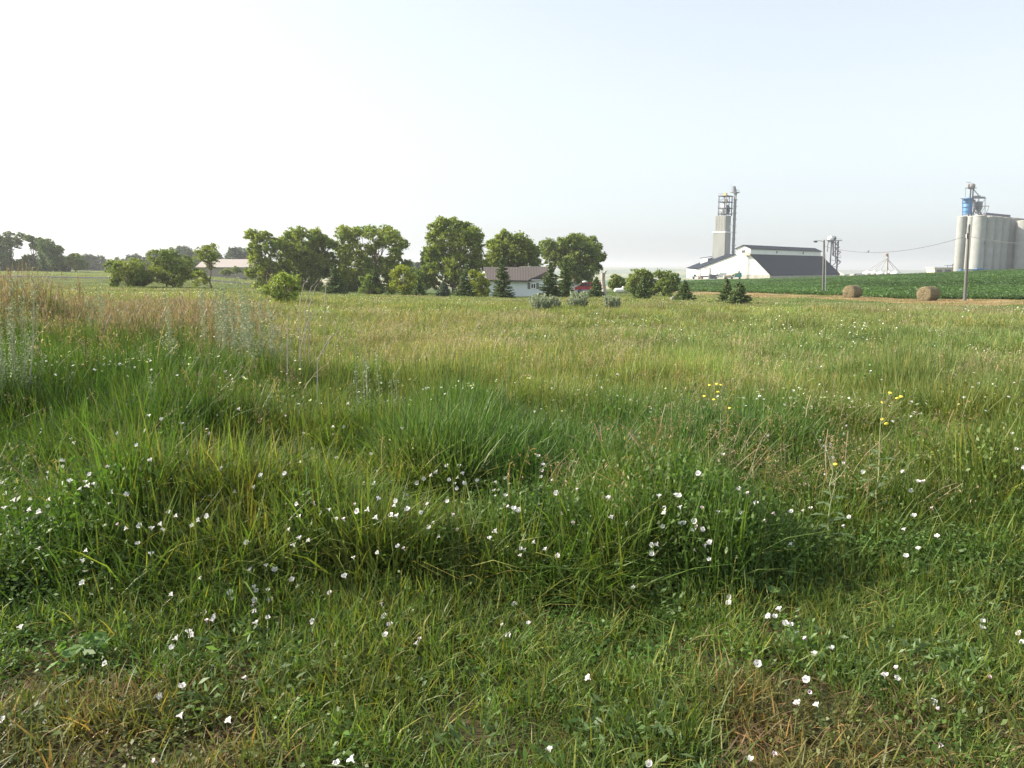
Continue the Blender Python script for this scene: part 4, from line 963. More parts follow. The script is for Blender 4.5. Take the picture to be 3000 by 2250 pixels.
# head house over the silos: blue bin, legs, decks
hb_ = P(2840, 634, 465); wk = empty('head_house', hb_, 'steel headworks with blue bin standing on top of the concrete silos', 'headworks')
q = lambda u, v, dy=0: P(u, v, 465 + dy) - hb_
mb = MB(); mb.lathe(q(2832, 630), [(2.3, 0.4), (2.3, 8.9), (1.8, 9.6)], n=20)
mb.build('blue_bin', blue_m, wk)
mb = MB()
for v in (594, 607, 620): mb.lathe(q(2832, v), [(2.45, -.12), (2.45, .12)], n=20)
for u in (2820, 2844): mb.tube(q(u, 634, -2.3), q(u, 582, -2.3), .2, n=5)
mb.prism([q(2814, 583, -3), q(2848, 583, -3), q(2848, 583, 2), q(2814, 583, 2)], UP * .35); mb.build('bin_frame', mat('blue_steel', (.06, .14, .34), .5), wk)
mb = MB()
for u in (2838, 2845): mb.prism([q(u - 2.2, 634, -.6), q(u + 2.2, 634, -.6), q(u + 2.2, 634, .6), q(u - 2.2, 634, .6)], UP * (q(u, 552).z - q(u, 634).z))
mb.tube(q(2828, 582), q(2829, 552), .12, n=4)
mb.build('bucket_leg', steel_m, wk)
mb = MB(); mb.prism([q(2828, 552, -2), q(2862, 552, -2), q(2862, 552, 2), q(2828, 552, 2)], UP * .4)
mb.prism([q(2848, 582, -2.4), q(2889, 582, -2.4), q(2889, 582, 3), q(2848, 582, 3)], UP * .5); mb.prism([q(2852, 605, -2.4), q(2898, 605, -2.4), q(2898, 605, 3), q(2852, 605, 3)], UP * .4); mb.build('platform', dsteel_m, wk)
mb = MB(); mb.lathe(q(2846, 546, 0), [(.4, -1.7), (1.5, -1.4), (1.8, 0), (1.5, 1.4), (.4, 1.7)], (1, .2, 0), 14); mb.box(q(2839, 551), 2.0, 1.6, 2.0); mb.build('head_housing', mat('weathered_cover', (.26, .24, .24), .7), wk)
mb = MB(); mb.tube(q(2831, 534), q(2845, 534), .12, n=4); mb.tube(q(2838, 534), q(2840, 545), .08, n=4); mb.build('beacon_arm', steel_m, wk)
mb = MB()
for u in (2852, 2868, 2886):
    for dy in (-2.2, 2.6): mb.tube(q(u, 634, dy), q(u, 582, dy), .17, n=4)
for a, b in (((2852, 605), (2868, 583)), ((2868, 634), (2886, 606)), ((2886, 634), (2897, 606)), ((2868, 605), (2886, 583)), ((2852, 634), (2868, 606))): mb.tube(q(*a, -2.2), q(*b, -2.2), .12, n=4)
mb.build('steel_frame', mat('purple_steel', (.09, .09, .2), .5), wk)
mb = MB(); mb.path([q(2852, 553), q(2858, 562), q(2866, 570), q(2865, 580)], .3, 8); mb.path([q(2855, 585), q(2858, 610), q(2848, 630)], .5, 8); mb.path([q(2862, 606), q(2872, 622), q(2878, 632)], .5, 8); mb.path([q(2850, 582), q(2860, 598), q(2852, 618), q(2872, 630)], .35, 8); mb.build('spout', mat('worn_spout', (.36, .34, .31), .6), wk)
mb = MB(); mb.lathe(q(2868, 606, 0), [(.4, -3.4), (1.8, -1), (1.8, 2.6), (1.2, 3)], n=14); mb.box(q(2858, 580), 3.0, 2.5, 1.2); mb.box(q(2873, 581), 4, 2, .9); mb.box(q(2868, 579), 1.2, 1.2, 1.2); mb.build('cleaner_housing', mat('machine_green_grey', (.22, .25, .22), .6), wk)
# conveyor over the silo row
mb = MB(); a = P(2884, 629, 448); b = P(2956, 636, 460); c = P(3030, 648, 470); a0 = a.copy()
gl = empty('roof_conveyor', a, 'dark covered conveyor running along the top of the shaded silos', 'conveyor')
dd = (b - a); sd = Vector((-dd.y, dd.x, 0)).normalized() * .8
mb.prism([Vector((0, 0, 0)) - sd, Vector((0, 0, 0)) + sd, Vector((0, 0, 1.1)) + sd, Vector((0, 0, 1.1)) - sd], dd); 
d2 = c - P(2950, 640, 459); s2 = P(2950, 640, 459) - a; mb.prism([s2 - sd * .7 + Vector((0, 0, .1)), s2 + sd * .7 + Vector((0, 0, .1)), s2 + sd * .7 + UP * .8, s2 - sd * .7 + UP * .8], d2)
mb.build('gallery', dsteel_m, gl)
for f in np.linspace(.08, .95, 7):
    mb = MB(); p = dd * f; mb.box(p - UP * 1.2, .8, .8, 1.2); mb.build('support', white_p, gl)
# blue awning at the foot of the silos
a = P(2815, 788.5, 436); mb = MB(); mb.prism([Vector((0, 0, 0)), P(2862, 789, 434) - a, P(2917, 791, 436) - a, P(2917, 793, 436) - a, P(2862, 793, 434) - a, P(2815, 792.5, 436) - a], Vector((0, 2.2, 0))); mb.prism([P(2862, 786, 434) - a, P(2892, 786.5, 434) - a, P(2892, 789, 434) - a, P(2862, 789, 434) - a], Vector((0, 1.8, 0)))
aw = empty('awning', a, 'thin blue awning strip along the foot of the silos', 'awning'); mb.build('roof', blue_m, aw)
mb = MB()
for u in (2818, 2840, 2862, 2890, 2914): 
    mb = MB(); p = P(u, 792, 436) - a; mb.tube(p, p - UP * 4, .12, n=5); mb.build('post', steel_m, aw)
# small cream building left of the silos
c = P(2738, 797, 470); c.z = -1.6; ob = empty('scale_house', c, 'small flat roofed cream building left of the silos with dark openings', 'building')
q = lambda u, v, dy=0: P(u, v, 470 + dy) - c
mb = MB(); mb.prism([q(2738, 800), q(2796, 800), q(2796, 784.5), q(2738, 784.5)], Vector((0, 9, 0))); w_ = mb.build('wall', tan_m, ob)
mb = MB(); mb.prism([q(2736.5, 784.5, -.5), q(2797, 784.5, -.5), q(2797, 783, -.5), q(2736.5, 783, -.5)], Vector((0, 10, 0))); mb.build('roof', white_p, ob)
for u0, u1 in ((2743.5, 2760), (2768, 2786)):
    mb = MB(); mb.prism([q(u0, 800, -.05), q(u1, 800, -.05), q(u1, 790, -.05), q(u0, 790, -.05)], Vector((0, -.1, 0))); mb.build('door', dsteel_m, ob)
mb = MB(); mb.prism([q(2774, 778.5, 2), q(2793, 778.5, 2), q(2793, 777, 2), q(2774, 777, 2)], Vector((0, 3, 0)))
for u in (2776, 2791): mb.tube(q(u, 784, 3), q(u, 778, 3), .15, n=4)
mb.tube(q(2790, 777, 3), q(2797, 771, 3), .25, n=5); mb.build('roof_gantry', dsteel_m, ob)

# --- ring of dome topped bins with a spider of spouts
sc0 = P(2598, 800, 520); sc0.z = -3; le = empty('elevator_leg', sc0, 'rusty elevator leg with spouts fanning down to the row of white bins', 'elevator')
q = lambda u, v, dy=0: P(u, v, 520 + dy) - sc0
mb = MB(); top = q(2598, 750); mb.box((0, 0, 0), .8, .8, top.z); mb.build('leg_casing', mat('pale_rust', (.42, .36, .31), .7), le)
mb = MB(); mb.box(top, 1.6, 1.1, .9); mb.lathe(top + UP * 1.0, [(.2, -.9), (.8, -.7), (.8, .7), (.2, .9)], (1, 0, 0), 10); mb.build('head_housing', mat('rust', (.30, .20, .16), .7), le)
bins = [(2542, 793, 12, 530, 'leftmost flat white bin dome of the row'), (2561, 793, 7.5, 524, 'second white bin dome from the left in the row'), (2580, 794, 9.5, 518, 'white bin dome just left of the elevator leg'), (2603, 793.5, 8.5, 522, 'white bin dome just right of the elevator leg'), (2622, 793.5, 10, 516, 'rightmost white bin dome of the row'), (2639, 801, 6, 530, 'tiny bin dome at the right end of the row, barely above the crop')]
for u, v, rp, D, lb in bins:
    r = rp / F * D * 1.15; c = P(u, v, D); o = empty('grain_bin', (c.x, c.y, -3), lb, 'grain bin', 'white bins under the elevator spider'); h = c.z + 3
    mb = MB(); mb.lathe((0, 0, 0), [(r, 0), (r, h - 1.7)], n=20); mb.build('bin_wall', conc2_m, o)
    mb = MB(); mb.lathe((0, 0, h - 1.7), [(r + .1, 0), (r * .85, .75), (r * .5, 1.35), (.3, 1.65), (.25, 1.9)], n=20); mb.build('bin_roof', white_p, o)
for (u, v, rp, D, lb) in bins[:5] + [(2640, 801, 0, 520, '')]:
    mb = MB(); mb.tube(q(2598, 757), P(u, v, D) - sc0, .16, n=6); mb.build('spout', mat('spout_grey', (.3, .28, .28), .6) if u == 2542 else bpy.data.materials['spout_grey'], le)
# long low sheds beside the bins
def shed(u0, u1, ve, vr, D, label, wall, roof, depth=12, zb=-3, name='farm_shed', hip=.0):
    c = P((u0 + u1) / 2, ve, D); c.z = zb; o = empty(name, c, label, 'shed'); q = lambda u, v, dy=0: P(u, v, D + dy) - c
    ze = q(u0, ve).z; xa, xb = q(u0, ve).x, q(u1, ve).x; zr = q(u0, vr, depth / 2).z
    mb = MB(); mb.prism([(xa, 0, 0), (xb, 0, 0), (xb, 0, ze), (xa, 0, ze)], (0, depth, 0)); 
    for x in (xa, xb): mb.face([(x, 0, ze), (x, depth, ze), (x, depth / 2, zr - .05)])
    mb.build('wall', wall, o); mb = MB(); x0, x1 = xa - .4, xb + .4
    mb.prism([(x0, -.5, ze - .1), (x1, -.5, ze - .1), (x1 - hip * depth, depth / 2, zr + .15), (x0 + hip * depth, depth / 2, zr + .15)], (0, 0, .12)); mb.prism([(x0, depth + .5, ze - .1), (x0 + hip * depth, depth / 2, zr + .15), (x1 - hip * depth, depth / 2, zr + .15), (x1, depth + .5, ze - .1)], (0, 0, .12))
    mb.build('roof', roof, o); return o
shed(2474, 2556, 804, 795, 560, 'long low shed with grey green roof between the barn and the bins', tan_m, mat('grey_green_sheet', (.30, .33, .31), .6), 22)
shed(2506, 2546, 807, 802, 500, 'small hipped dark roof peeking over the bean field', tan_m, mat('dark_shingle', (.14, .135, .15), .8), 10, hip=.35)
# long building with a pale roof behind the left bushes
pole_roof = ribbed('pale_roof_sheet', (.36, .315, .29), .7, .9, 0, .03, var=.05)
shed(578, 745, 783, 762, 225, 'long low building with pale pinkish roof behind the left trees', mat('beige_siding', (.30, .26, .225), .7, var=.08), pole_roof, 13, zb=-1.2, name='pole_barn')
# ------------------------------------------------------------------ house, yard, vehicles, poles, bales
side_m = ribbed('white_siding', (.70, .74, .76), .6, .24, 2, .02, var=.04)
brown_roof = ribbed('brown_roof_sheet', (.088, .072, .064), .7, .38, 0, .02, var=.07)
brown_m = mat('brown_trim', (.075, .055, .052), .7)
shut_m = mat('shutter_grey', (.17, .16, .165), .7, var=.1)
D0 = 111.0
h0 = P(1430, 871, D0); h0.z = -2.75
hs_ = empty('house', h0, 'low white house with brown ribbed metal roof behind the spruces', 'house')
q = lambda u, v, dy=0: P(u, v, D0 + dy) - h0
xL, xR = q(1430, 850).x, q(1612, 850).x; ze = q(1500, 819).z; dp = 8.0
mb = MB(); mb.prism([(xL, 0, 0), (xR, 0, 0), (xR, 0, ze), (xL, 0, ze)], (0, dp, 0)); mb.build('wall', side_m, hs_)
ev0, ev1 = q(1429, 819.5, -.5), q(1545, 821.5, -.5); rd0, rd1 = q(1416, 782, 4.0), q(1628, 783, 4.0)
mb = MB(); mb.prism([ev0, ev1, rd1, rd0], (0, 0, -.16))
back0, back1 = Vector((ev0.x - .3, dp + .5, ev0.z)), Vector((xR + .3, dp + .5, ev0.z)); mb.prism([rd0, rd1, back1, back0], (0, 0, -.16))
mb.prism([ev0 + Vector((0, -.03, -.02)), ev1 + Vector((0, -.03, -.02)), ev1 + Vector((0, -.03, -.2)), ev0 + Vector((0, -.03, -.2))], (0, -.04, 0)); mb.build('roof', brown_roof, hs_)
mb = MB(); x0 = ev1.x - .1; mb.prism([(x0, .05, ze), (xR, .05, ze), (xR, .05, ze + .95), (rd1.x - 1.0, 2.2, rd1.z - .5)][:3], (0, 3.5, 0)); mb.face([ev1 + Vector((0, .1, -.18)), (xR, .02, ze), rd1 + Vector((-.1, 0, -.2))]); mb.build('gable', brown_m, hs_)
mb = MB(); mb.prism([ev1 + Vector((0, -.05, 0)), rd1 + Vector((0, -.05, 0)), rd1 + Vector((0, -.05, -.22)), ev1 + Vector((0, -.05, -.22))], (0.02, -.06, 0)); mb.build('rake_board', brown_m, hs_)
r2a, r2b = q(1522, 780, 7), q(1602, 781, 7); mb = MB(); mb.prism([q(1522, 785, 5.2), q(1602, 786, 5.2), r2b, r2a], (0, 0, -.15)); mb.build('roof_ridge', brown_roof, hs_)
wx0, wx1, wz0, wz1 = q(1554.5, 840).x, q(1570, 840).x, q(1500, 846, 0).z, q(1500, 829.5, 0).z
wn_ = MB()
for a, b, c, d in ((wx0, wx1, wz0, wz0 + .1), (wx0, wx1, wz1 - .1, wz1), (wx0, wx0 + .1, wz0 + .1, wz1 - .1), (wx1 - .1, wx1, wz0 + .1, wz1 - .1), ((wx0 + wx1) / 2 - .04, (wx0 + wx1) / 2 + .04, wz0 + .1, wz1 - .1)): wn_.prism([(a, -.01, c), (b, -.01, c), (b, -.01, d), (a, -.01, d)], (0, -.07, 0))
wf = wn_.build('window', white_p, hs_)
mb = MB(); mb.prism([(wx0 + .08, -.006, wz0 + .08), (wx1 - .08, -.006, wz0 + .08), (wx1 - .08, -.006, wz1 - .08), (wx0 + .08, -.006, wz1 - .08)], (0, -.03, 0)); mb.build('pane', glass_m, wf)
for a, b in ((wx0 - .42, wx0 - .04), (wx1 + .04, wx1 + .42)):
    mb = MB(); mb.prism([(a, -.01, wz0 - .03), (b, -.01, wz0 - .03), (b, -.01, wz1 + .03), (a, -.01, wz1 + .03)], (0, -.05, 0)); mb.build('shutter', shut_m, hs_)
# roof antenna
an = P(1606, 783, D0 + 3); mb = MB(); a0 = an - Vector((0, 0, .3)); mb.tube((0, 0, 0), P(1606, 760, D0 + 3) - a0, .03, n=5); mb.tube(P(1601, 763, D0 + 3) - a0, P(1619, 768, D0 + 3) - a0, .02, n=4)
for f in (.1, .35, .6, .85): 
    p = (P(1601, 763, D0 + 3) - a0).lerp(P(1619, 768, D0 + 3) - a0, f); mb.tube(p - Vector((0, .35, 0)), p + Vector((0, .35, 0)), .012, n=3)
tag(mb.build('tv_antenna', white_p, origin=(0, 0, 0)), 'thin television antenna mast at the right end of the brown roof', 'antenna').location = a0
# camper roof left of the house
c = G(1398, 117); cz = P(1398, 802, 117); cp = empty('camper_trailer', c, 'white camper roof just left of the house, mostly hidden by shrubs', 'camper')
mb = MB(); hh = cz.z - c.z; mb.prism([(-2.0, 0, .5), (2.3, 0, .5), (2.3, 0, hh), (-1.6, 0, hh), (-2.0, 0, hh - .6)], (0, 2.2, 0)); mb.build('body', white_p, cp)
mb = MB(); mb.lathe((1.1, 1.0, hh), [(.7, 0), (.65, .12), (.45, .25), (.1, .32)], n=12); mb.build('roof_vent', white_p, cp)
for x in (-1, 1.2): mb = MB(); mb.lathe((x, .1, .34), [(.1, -.1), (.34, -.1), (.34, .1), (.1, .1)], (0, 1, 0), 14); mb.build('wheel', tyre_m, cp)
# red van
red_m = mat('red_paint', (.42, .025, .04), .3, var=.08, spec=.6)
gz = G(1725, 133); vn = empty('parked_van', gz, 'red van parked facing left behind the spruces right of the house', 'van')
k = 133 / F; x0 = (1684 - 1725) * k; prof = [(x0, .45), (x0 + .03, .95), (x0 + .5, 1.12), (x0 + 1.15, 1.80), (x0 + 4.6, 1.84), (x0 + 4.9, 1.0), (x0 + 4.9, .45)]
mb = MB(); mb.prism([(a, 0, b) for a, b in prof], (0, 1.8, 0)); bd = mb.build('body', red_m, vn)
mb = MB(); mb.prism([(x0 + .05, -.02, .32), (x0 + 4.85, -.02, .32), (x0 + 4.85, -.02, .62), (x0 + .02, -.02, .62)], (0, 1.84, 0)); mb.build('rocker_panel', mat('silver_paint', (.42, .42, .42), .4), vn)
for a, b, c_, d in ((x0 + .72, x0 + 1.5, x0 + 1.22, x0 + 1.5), (x0 + 1.6, x0 + 2.45, x0 + 1.6, x0 + 2.45), (x0 + 2.6, x0 + 3.5, x0 + 2.6, x0 + 3.5)):
    mb = MB(); mb.prism([(a, -.02, 1.18), (b, -.02, 1.18), (d, -.02, 1.70), (c_, -.02, 1.70)], (0, .03, 0)); mb.build('window', glass_m, vn)
mb = MB(); mb.prism([(x0 + .52, .1, 1.15), (x0 + 1.13, .1, 1.775), (x0 + 1.13, 1.7, 1.775), (x0 + .52, 1.7, 1.15)], (-.03, 0, .03)); mb.build('windscreen', mat('pale_glass', (.35, .45, .45), .15), vn)
for x in (x0 + .85, x0 + 3.9):
    mb = MB(); mb.lathe((x, .05, .34), [(.2, -.1), (.34, -.1), (.34, .12), (.2, .12)], (0, 1, 0), 18); w_ = mb.build('wheel', tyre_m, vn)
    mb = MB(); mb.lathe((x, -.06, .34), [(.04, -.02), (.2, 0), (.2, .04)], (0, 1, 0), 12); mb.build('rim', steel_m, w_)
mb = MB(); mb.prism([(x0 - .02, .15, .78), (x0 + .02, .15, .78), (x0 + .06, .15, .95), (x0 + .02, .15, .95)], (0, .3, 0)); mb.build('headlight', white_p, vn)
# tank on a stand behind the van
gz = G(1713, 140); ft = empty('fuel_tank', gz, 'small pale green tank on a stand showing above the red van', 'fuel tank'); zt_ = P(1713, 827.5, 140).z - gz.z
mb = MB(); mb.lathe((0, 0, zt_), [(.1, -.32), (.42, -.28), (.45, 0), (.42, .22), (.1, .3)], (0, 0, 1), 14); mb.build('tank', mat('pale_green', (.55, .66, .58), .5), ft)
mb = MB()
for x in (-.3, .3):
    for y_ in (-.3, .3): mb.tube((x, y_, 0), (x * .8, y_ * .8, zt_ - .25), .04, n=5)
mb.build('stand', dsteel_m, ft)
# white shed roof behind the van
gz = G(1675, 146); so = empty('garden_shed', gz, 'low white sloping shed roof behind the van and the olive spruce', 'shed'); q = lambda u, v, dy=0: P(u, v, 146 + dy) - gz
mb = MB(); mb.prism([(q(1655, 850).x, 0, 0), (q(1705, 850).x, 0, 0), (q(1705, 850).x, 0, q(1705, 834).z), (q(1655, 850).x, 0, q(1655, 832).z)], (0, 4, 0)); mb.build('wall', white_p, so)
mb = MB(); mb.prism([q(1652, 833, -.3), q(1708, 835, -.3), q(1690, 826, 2), q(1655, 825, 2)], (0, 0, .1)); mb.build('roof', steel_m, so)
# propane tank
gz = G(1822, 113); pt = empty('propane_tank', gz, 'white horizontal propane tank lying on the grass beside the dark bushes', 'gas tank'); zc_ = P(1822, 851, 113).z - gz.z
mb = MB(); mb.lathe((-.0, 0, zc_), [(.05, -1.15), (.22, -1.08), (.31, -.92), (.335, -.75), (.335, .75), (.31, .92), (.22, 1.08), (.05, 1.15)], (1, 0, 0), 20); mb.build('tank', white_p, pt)
mb = MB(); mb.lathe((.15, 0, zc_ + .3), [(.17, 0), (.17, .18), (.1, .26), (.02, .28)], n=12); mb.build('dome', white_p, pt)
for x in (-.6, .6): mb = MB(); mb.box((x, 0, -.02), .14, .5, max(.1, zc_ - .25)); mb.build('foot', conc_m, pt)
# pale rock near the compact spruce
gz = G(1972, 80); mb = MB(); r_ = np.random.RandomState(4)
import bmesh
bm = bmesh.new(); bmesh.ops.create_icosphere(bm, subdivisions=3, radius=.32)
for v in bm.verts: n_ = v.co.normalized(); v.co = Vector((v.co.x * 1.0, v.co.y * .8, v.co.z * .85)) * (1 + .16 * math.sin(n_.x * 5 + 1) * math.cos(n_.y * 4) + .08 * math.sin(n_.z * 9 + n_.x * 7))
me = bpy.data.meshes.new('field_rock'); bm.to_mesh(me); bm.free(); me.materials.append(mat('rock', (.27, .25, .22), .9, var=.25, scale=6, bump=.5)); o = bpy.data.objects.new('field_rock', me); link(o); o.location = gz + Vector((0, 0, .22)); tag(o, 'pale boulder in the grass left of the compact spruce', 'rock')

# vehicles by the barn
def truck(u, D, L, label, cab, bedm, bed_h, cat='truck', flip=False, name='parked_truck', bed=True):
    b = G(u, D); b.z = zb_truck(D); o = empty(name, b, label, cat, None); s = -1 if flip else 1
    X = lambda x: s * x
    mb = MB(); mb.prism([(X(-L / 2), 0, .6), (X(-L / 2), 0, 1.4), (X(-L / 2 + .8), 0, 1.5), (X(-L / 2 + 1.2), 0, 2.3), (X(-L / 2 + 2.4), 0, 2.35), (X(-L / 2 + 2.4), 0, .6)], (0, 2, 0)); mb.build('cab', cab, o)
    mb = MB(); mb.prism([(X(-L / 2 + .9), -.02, 1.5), (X(-L / 2 + 1.25), -.02, 2.15), (X(-L / 2 + 2.1), -.02, 2.15), (X(-L / 2 + 2.1), -.02, 1.5)], (0, .03, 0)); mb.build('window', glass_m, o)
    if bed: mb = MB(); mb.prism([(X(-L / 2 + 2.5), -.1, .8), (X(L / 2), -.1, .8), (X(L / 2), -.1, bed_h), (X(-L / 2 + 2.5), -.1, bed_h)], (0, 2.2, 0)); mb.build('load_bed', bedm, o)
    for x in (-L / 2 + 1.1, L / 2 - .9): mb = MB(); mb.lathe((X(x), .1, .48), [(.15, -.15), (.48, -.15), (.48, .15), (.15, .15)], (0, 1, 0), 14); mb.build('wheel', tyre_m, o)
    return o
def zb_truck(D): return P(2100, 817.5, D).z
truck(2110, 382, 6.2, 'white boxy truck parked at the foot of the white barn wall', white_p, white_p, 2.9)
truck(2155, 380, 5.6, 'teal truck parked at the foot of the barn, right of the yellow boom', white_p, teal_m, 3.0)
truck(2039, 392, 4.6, 'low white pickup parked by the left corner of the barn', white_p, white_p, 1.35)
truck(2072, 384, 6.5, 'pale grey flatbed truck in front of the large barn door', mat('silver_truck', (.55, .57, .58), .4), steel_m, 1.5, flip=True)
b = G(2086, 378); b.z = zb_truck(378); o = empty('cargo_container', b, 'dark grey box container between the grey truck and the white truck', 'container')
mb = MB(); mb.box((0, 0, .1), 3.1, 2.2, 2.0); mb.build('body', mat('container_grey', (.12, .12, .13), .6), o); mb = MB(); mb.box((0, -1.13, .2), 2.6, .06, 1.7); mb.build('door', dsteel_m, o)
b = G(2052, 380); b.z = zb_truck(380); o = empty('farm_implement', b, 'small orange implement on the ground by the barn corner', 'implement')
mb = MB(); mb.prism([(-1.1, 0, .3), (1.1, 0, .3), (.8, 0, .75), (-.9, 0, .7)], (0, 1, 0)); mb.build('frame', orange_m, o)
for x in (-.8, .8): mb = MB(); mb.lathe((x, -.05, .3), [(.08, -.1), (.3, -.1), (.3, .1), (.08, .1)], (0, 1, 0), 12); mb.build('wheel', tyre_m, o)
b = G(2133, 377); b.z = zb_truck(377); o = empty('boom_lift', b, 'yellow boom lift with its arm raised to the right against the barn wall', 'boom lift'); q = lambda u, v: P(u, v, 377) - b
mb = MB(); mb.box((0, 0, .5), 4.2, 2, 1.1); mb.build('chassis', mat('grey_machine', (.42, .40, .36), .6), o)
mb = MB(); mb.path([q(2122, 809), q(2140, 806)], .3, 6); mb.path([q(2140, 806), q(2152, 803), q(2163, 799.5)], [.26, .2, .14], 6); mb.build('boom', yel_m, o)
mb = MB(); mb.box(q(2165, 800.5), .9, .8, 1.0); mb.build('basket', grey_m, o)
for x in (-1.4, 1.4): mb = MB(); mb.lathe((x, -1.05, .45), [(.1, -.15), (.45, -.15), (.45, .15), (.1, .15)], (0, 1, 0), 14); mb.build('wheel', tyre_m, o)

# --- round bales
def straw_mat():
    m, nt, out = new_mat('bale_hay'); b = N(nt, 'ShaderNodeBsdfPrincipled'); b.inputs['Roughness'].default_value = .95; b.inputs['Specular IOR Level'].default_value = .1
    tc = N(nt, 'ShaderNodeTexCoord'); mp = N(nt, 'ShaderNodeMapping'); mp.inputs['Scale'].default_value = (1, 1.2, 5); n1 = N(nt, 'ShaderNodeTexNoise'); n1.inputs['Scale'].default_value = 3.2; n1.inputs['Detail'].default_value = 9; n1.inputs['Roughness'].default_value = .75
    nt.links.new(tc.outputs['Object'], mp.inputs[0]); nt.links.new(mp.outputs[0], n1.inputs['Vector'])
    cr = N(nt, 'ShaderNodeValToRGB'); cr.color_ramp.elements[0].position = .36; cr.color_ramp.elements[1].position = .66; cr.color_ramp.elements[0].color = (.08, .065, .038, 1); cr.color_ramp.elements[1].color = (.30, .25, .15, 1)
    nt.links.new(n1.outputs['Fac'], cr.inputs[0]); nt.links.new(cr.outputs[0], b.inputs['Base Color']); bp_ = N(nt, 'ShaderNodeBump'); bp_.inputs['Distance'].default_value = .06; nt.links.new(n1.outputs['Fac'], bp_.inputs['Height']); nt.links.new(bp_.outputs[0], b.inputs['Normal']); nt.links.new(b.outputs[0], out.inputs[0]); return m
hay_m = straw_mat(); hay_leaf = leaf_mat('hay_wisp', (.34, .28, .17), .1, inst=False, tcol=(1, 1, .8))
def bale(u, v0, D, r, L, ang, label, seed):
    g = G(u, D); o = empty('round_bale', g, label, 'hay bale', 'round hay bales by the crop edge'); r_ = np.random.RandomState(seed)
    nt_, nl = 40, 14; V = []
    rings = [(0, -.5), (.35, -.51), (.7, -.505), (.9, -.49), (.985, -.45)] + [(1.0, t) for t in np.linspace(-.38, .38, nl)] + [(.985, .45), (.9, .49), (.7, .505), (.35, .51), (0, .5)]
    for i, (rf, t) in enumerate(rings):
        for k in range(nt_):
            a = 6.2832 * k / nt_; w = 1 + .035 * (noise(a * 3 + seed * 5, t * 6, .9, 2) - .5) * 2 + .02 * r_.normal() * (rf > .8)
            sag = -.04 * max(0, -math.sin(a)) ** 2; rad = r * rf * w
            x = t * L + .02 * r_.normal() * (rf > .3); z = rad * math.sin(a); z = max(z, -r * .93) ; V.append((x, rad * math.cos(a) * (1.02), z + r * .93))
    V = np.array(V); c, s = math.cos(ang), math.sin(ang); V = np.stack([V[:, 0] * c - V[:, 1] * s, V[:, 0] * s + V[:, 1] * c, V[:, 2]], 1)
    n = len(rings); Q = np.array([[i * nt_ + k, i * nt_ + (k + 1) % nt_, (i + 1) * nt_ + (k + 1) % nt_, (i + 1) * nt_ + k] for i in range(n - 1) for k in range(nt_)])
    b = bpy.data.objects.new('rolled_hay', np_mesh('rolled_hay', V, Q, hay_m, smooth=True)); link(b, o)
    # loose wisps over the skin and round the foot
    m = 700; a = r_.rand(m) * 6.283; t = (r_.rand(m) - .5) * 1.0; x = t * L; y_ = np.cos(a) * r * 1.01; z = np.sin(a) * r * 1.01 + r * .93
    end = r_.rand(m) < .35; rr_ = r * np.sqrt(r_.rand(m)); sg = np.where(r_.rand(m) < .75, -1, 1); x = np.where(end, sg * .51 * L, x); y_ = np.where(end, np.cos(a) * rr_, y_); z = np.where(end, np.sin(a) * rr_ + r * .93, z)
    ft_ = r_.rand(m) < .12; z = np.where(ft_, .04, z); x = np.where(ft_, x * 1.35, x); y_ = np.where(ft_, y_ * 1.4 - .2, y_); z = np.maximum(z, .03)
    P0 = np.stack([x * c - y_ * s, x * s + y_ * c, z], 1); tang = np.stack([-(-np.sin(a)) * -s, -np.sin(a) * c, np.cos(a)], 1)
    V, Q, C = leaves(r_, P0, .16, nrm=np.stack([np.zeros(m), np.cos(a), np.sin(a)], 1) + r_.normal(size=(m, 3)) * .5, asp=.14, dirs=tang, cvar=.35)
    w = bpy.data.objects.new('loose_straw', np_mesh('loose_straw', V, Q, hay_leaf, C)); link(w, o)
bale(2496, 873, 95, .78, 1.75, R(38), 'smaller rolled hay bale near the light pole, its round end facing left', 1)
bale(2718, 881, 84.5, .80, 1.9, R(36), 'larger looking slumped hay bale left of the wooden utility pole', 2)

# --- poles, wire, bird
wood_m = mat('pole_wood', (.15, .148, .14), .9, var=.25, scale=3, bump=.5, streak=(1, 1, .1))
g = G(2411, 112); lp = empty('light_pole', g, 'weathered wooden light pole with a curved lamp arm left of the bales', 'light pole'); q = lambda u, v, dy=0: P(u, v, 112 + dy) - g
mb = MB(); mb.tube((0, 0, -.2), q(2414.5, 703), .15, .11, 10); mb.build('pole', wood_m, lp)
mb = MB(); mb.path([q(2414, 709), q(2405, 705.5), q(2396, 705.5), q(2391, 707)], .04, 6); mb.build('lamp_arm', steel_m, lp)
mb = MB(); mb.lathe(q(2389, 707.5), [(.04, -.3), (.13, -.15), (.16, .1), (.06, .28)], (1, 0, -.08), 10); mb.build('lamp_head', steel_m, lp)
mb = MB(); mb.tube(q(2417.5, 860) + Vector((0, -.1, 0)), q(2418, 745) + Vector((0, -.1, 0)), .055, n=8); mb.build('conduit', white_p, lp)
g = G(2826, 84); up = empty('utility_pole', g, 'leaning wooden utility pole with a tuft of grass at its foot', 'utility pole'); q = lambda u, v, dy=0: P(u, v, 84 + dy) - g
mb = MB(); mb.tube((0, 0, -.2), q(2839, 662), .17, .11, 12); mb.build('pole', wood_m, up)
mb = MB()
for v in (688, 692, 696): p = q(2835.5, v); mb.lathe(p + Vector((-.16, -.02, 0)), [(.03, -.07), (.07, -.04), (.05, 0), (.07, .04), (.03, .07)], (0, 0, 1), 8)
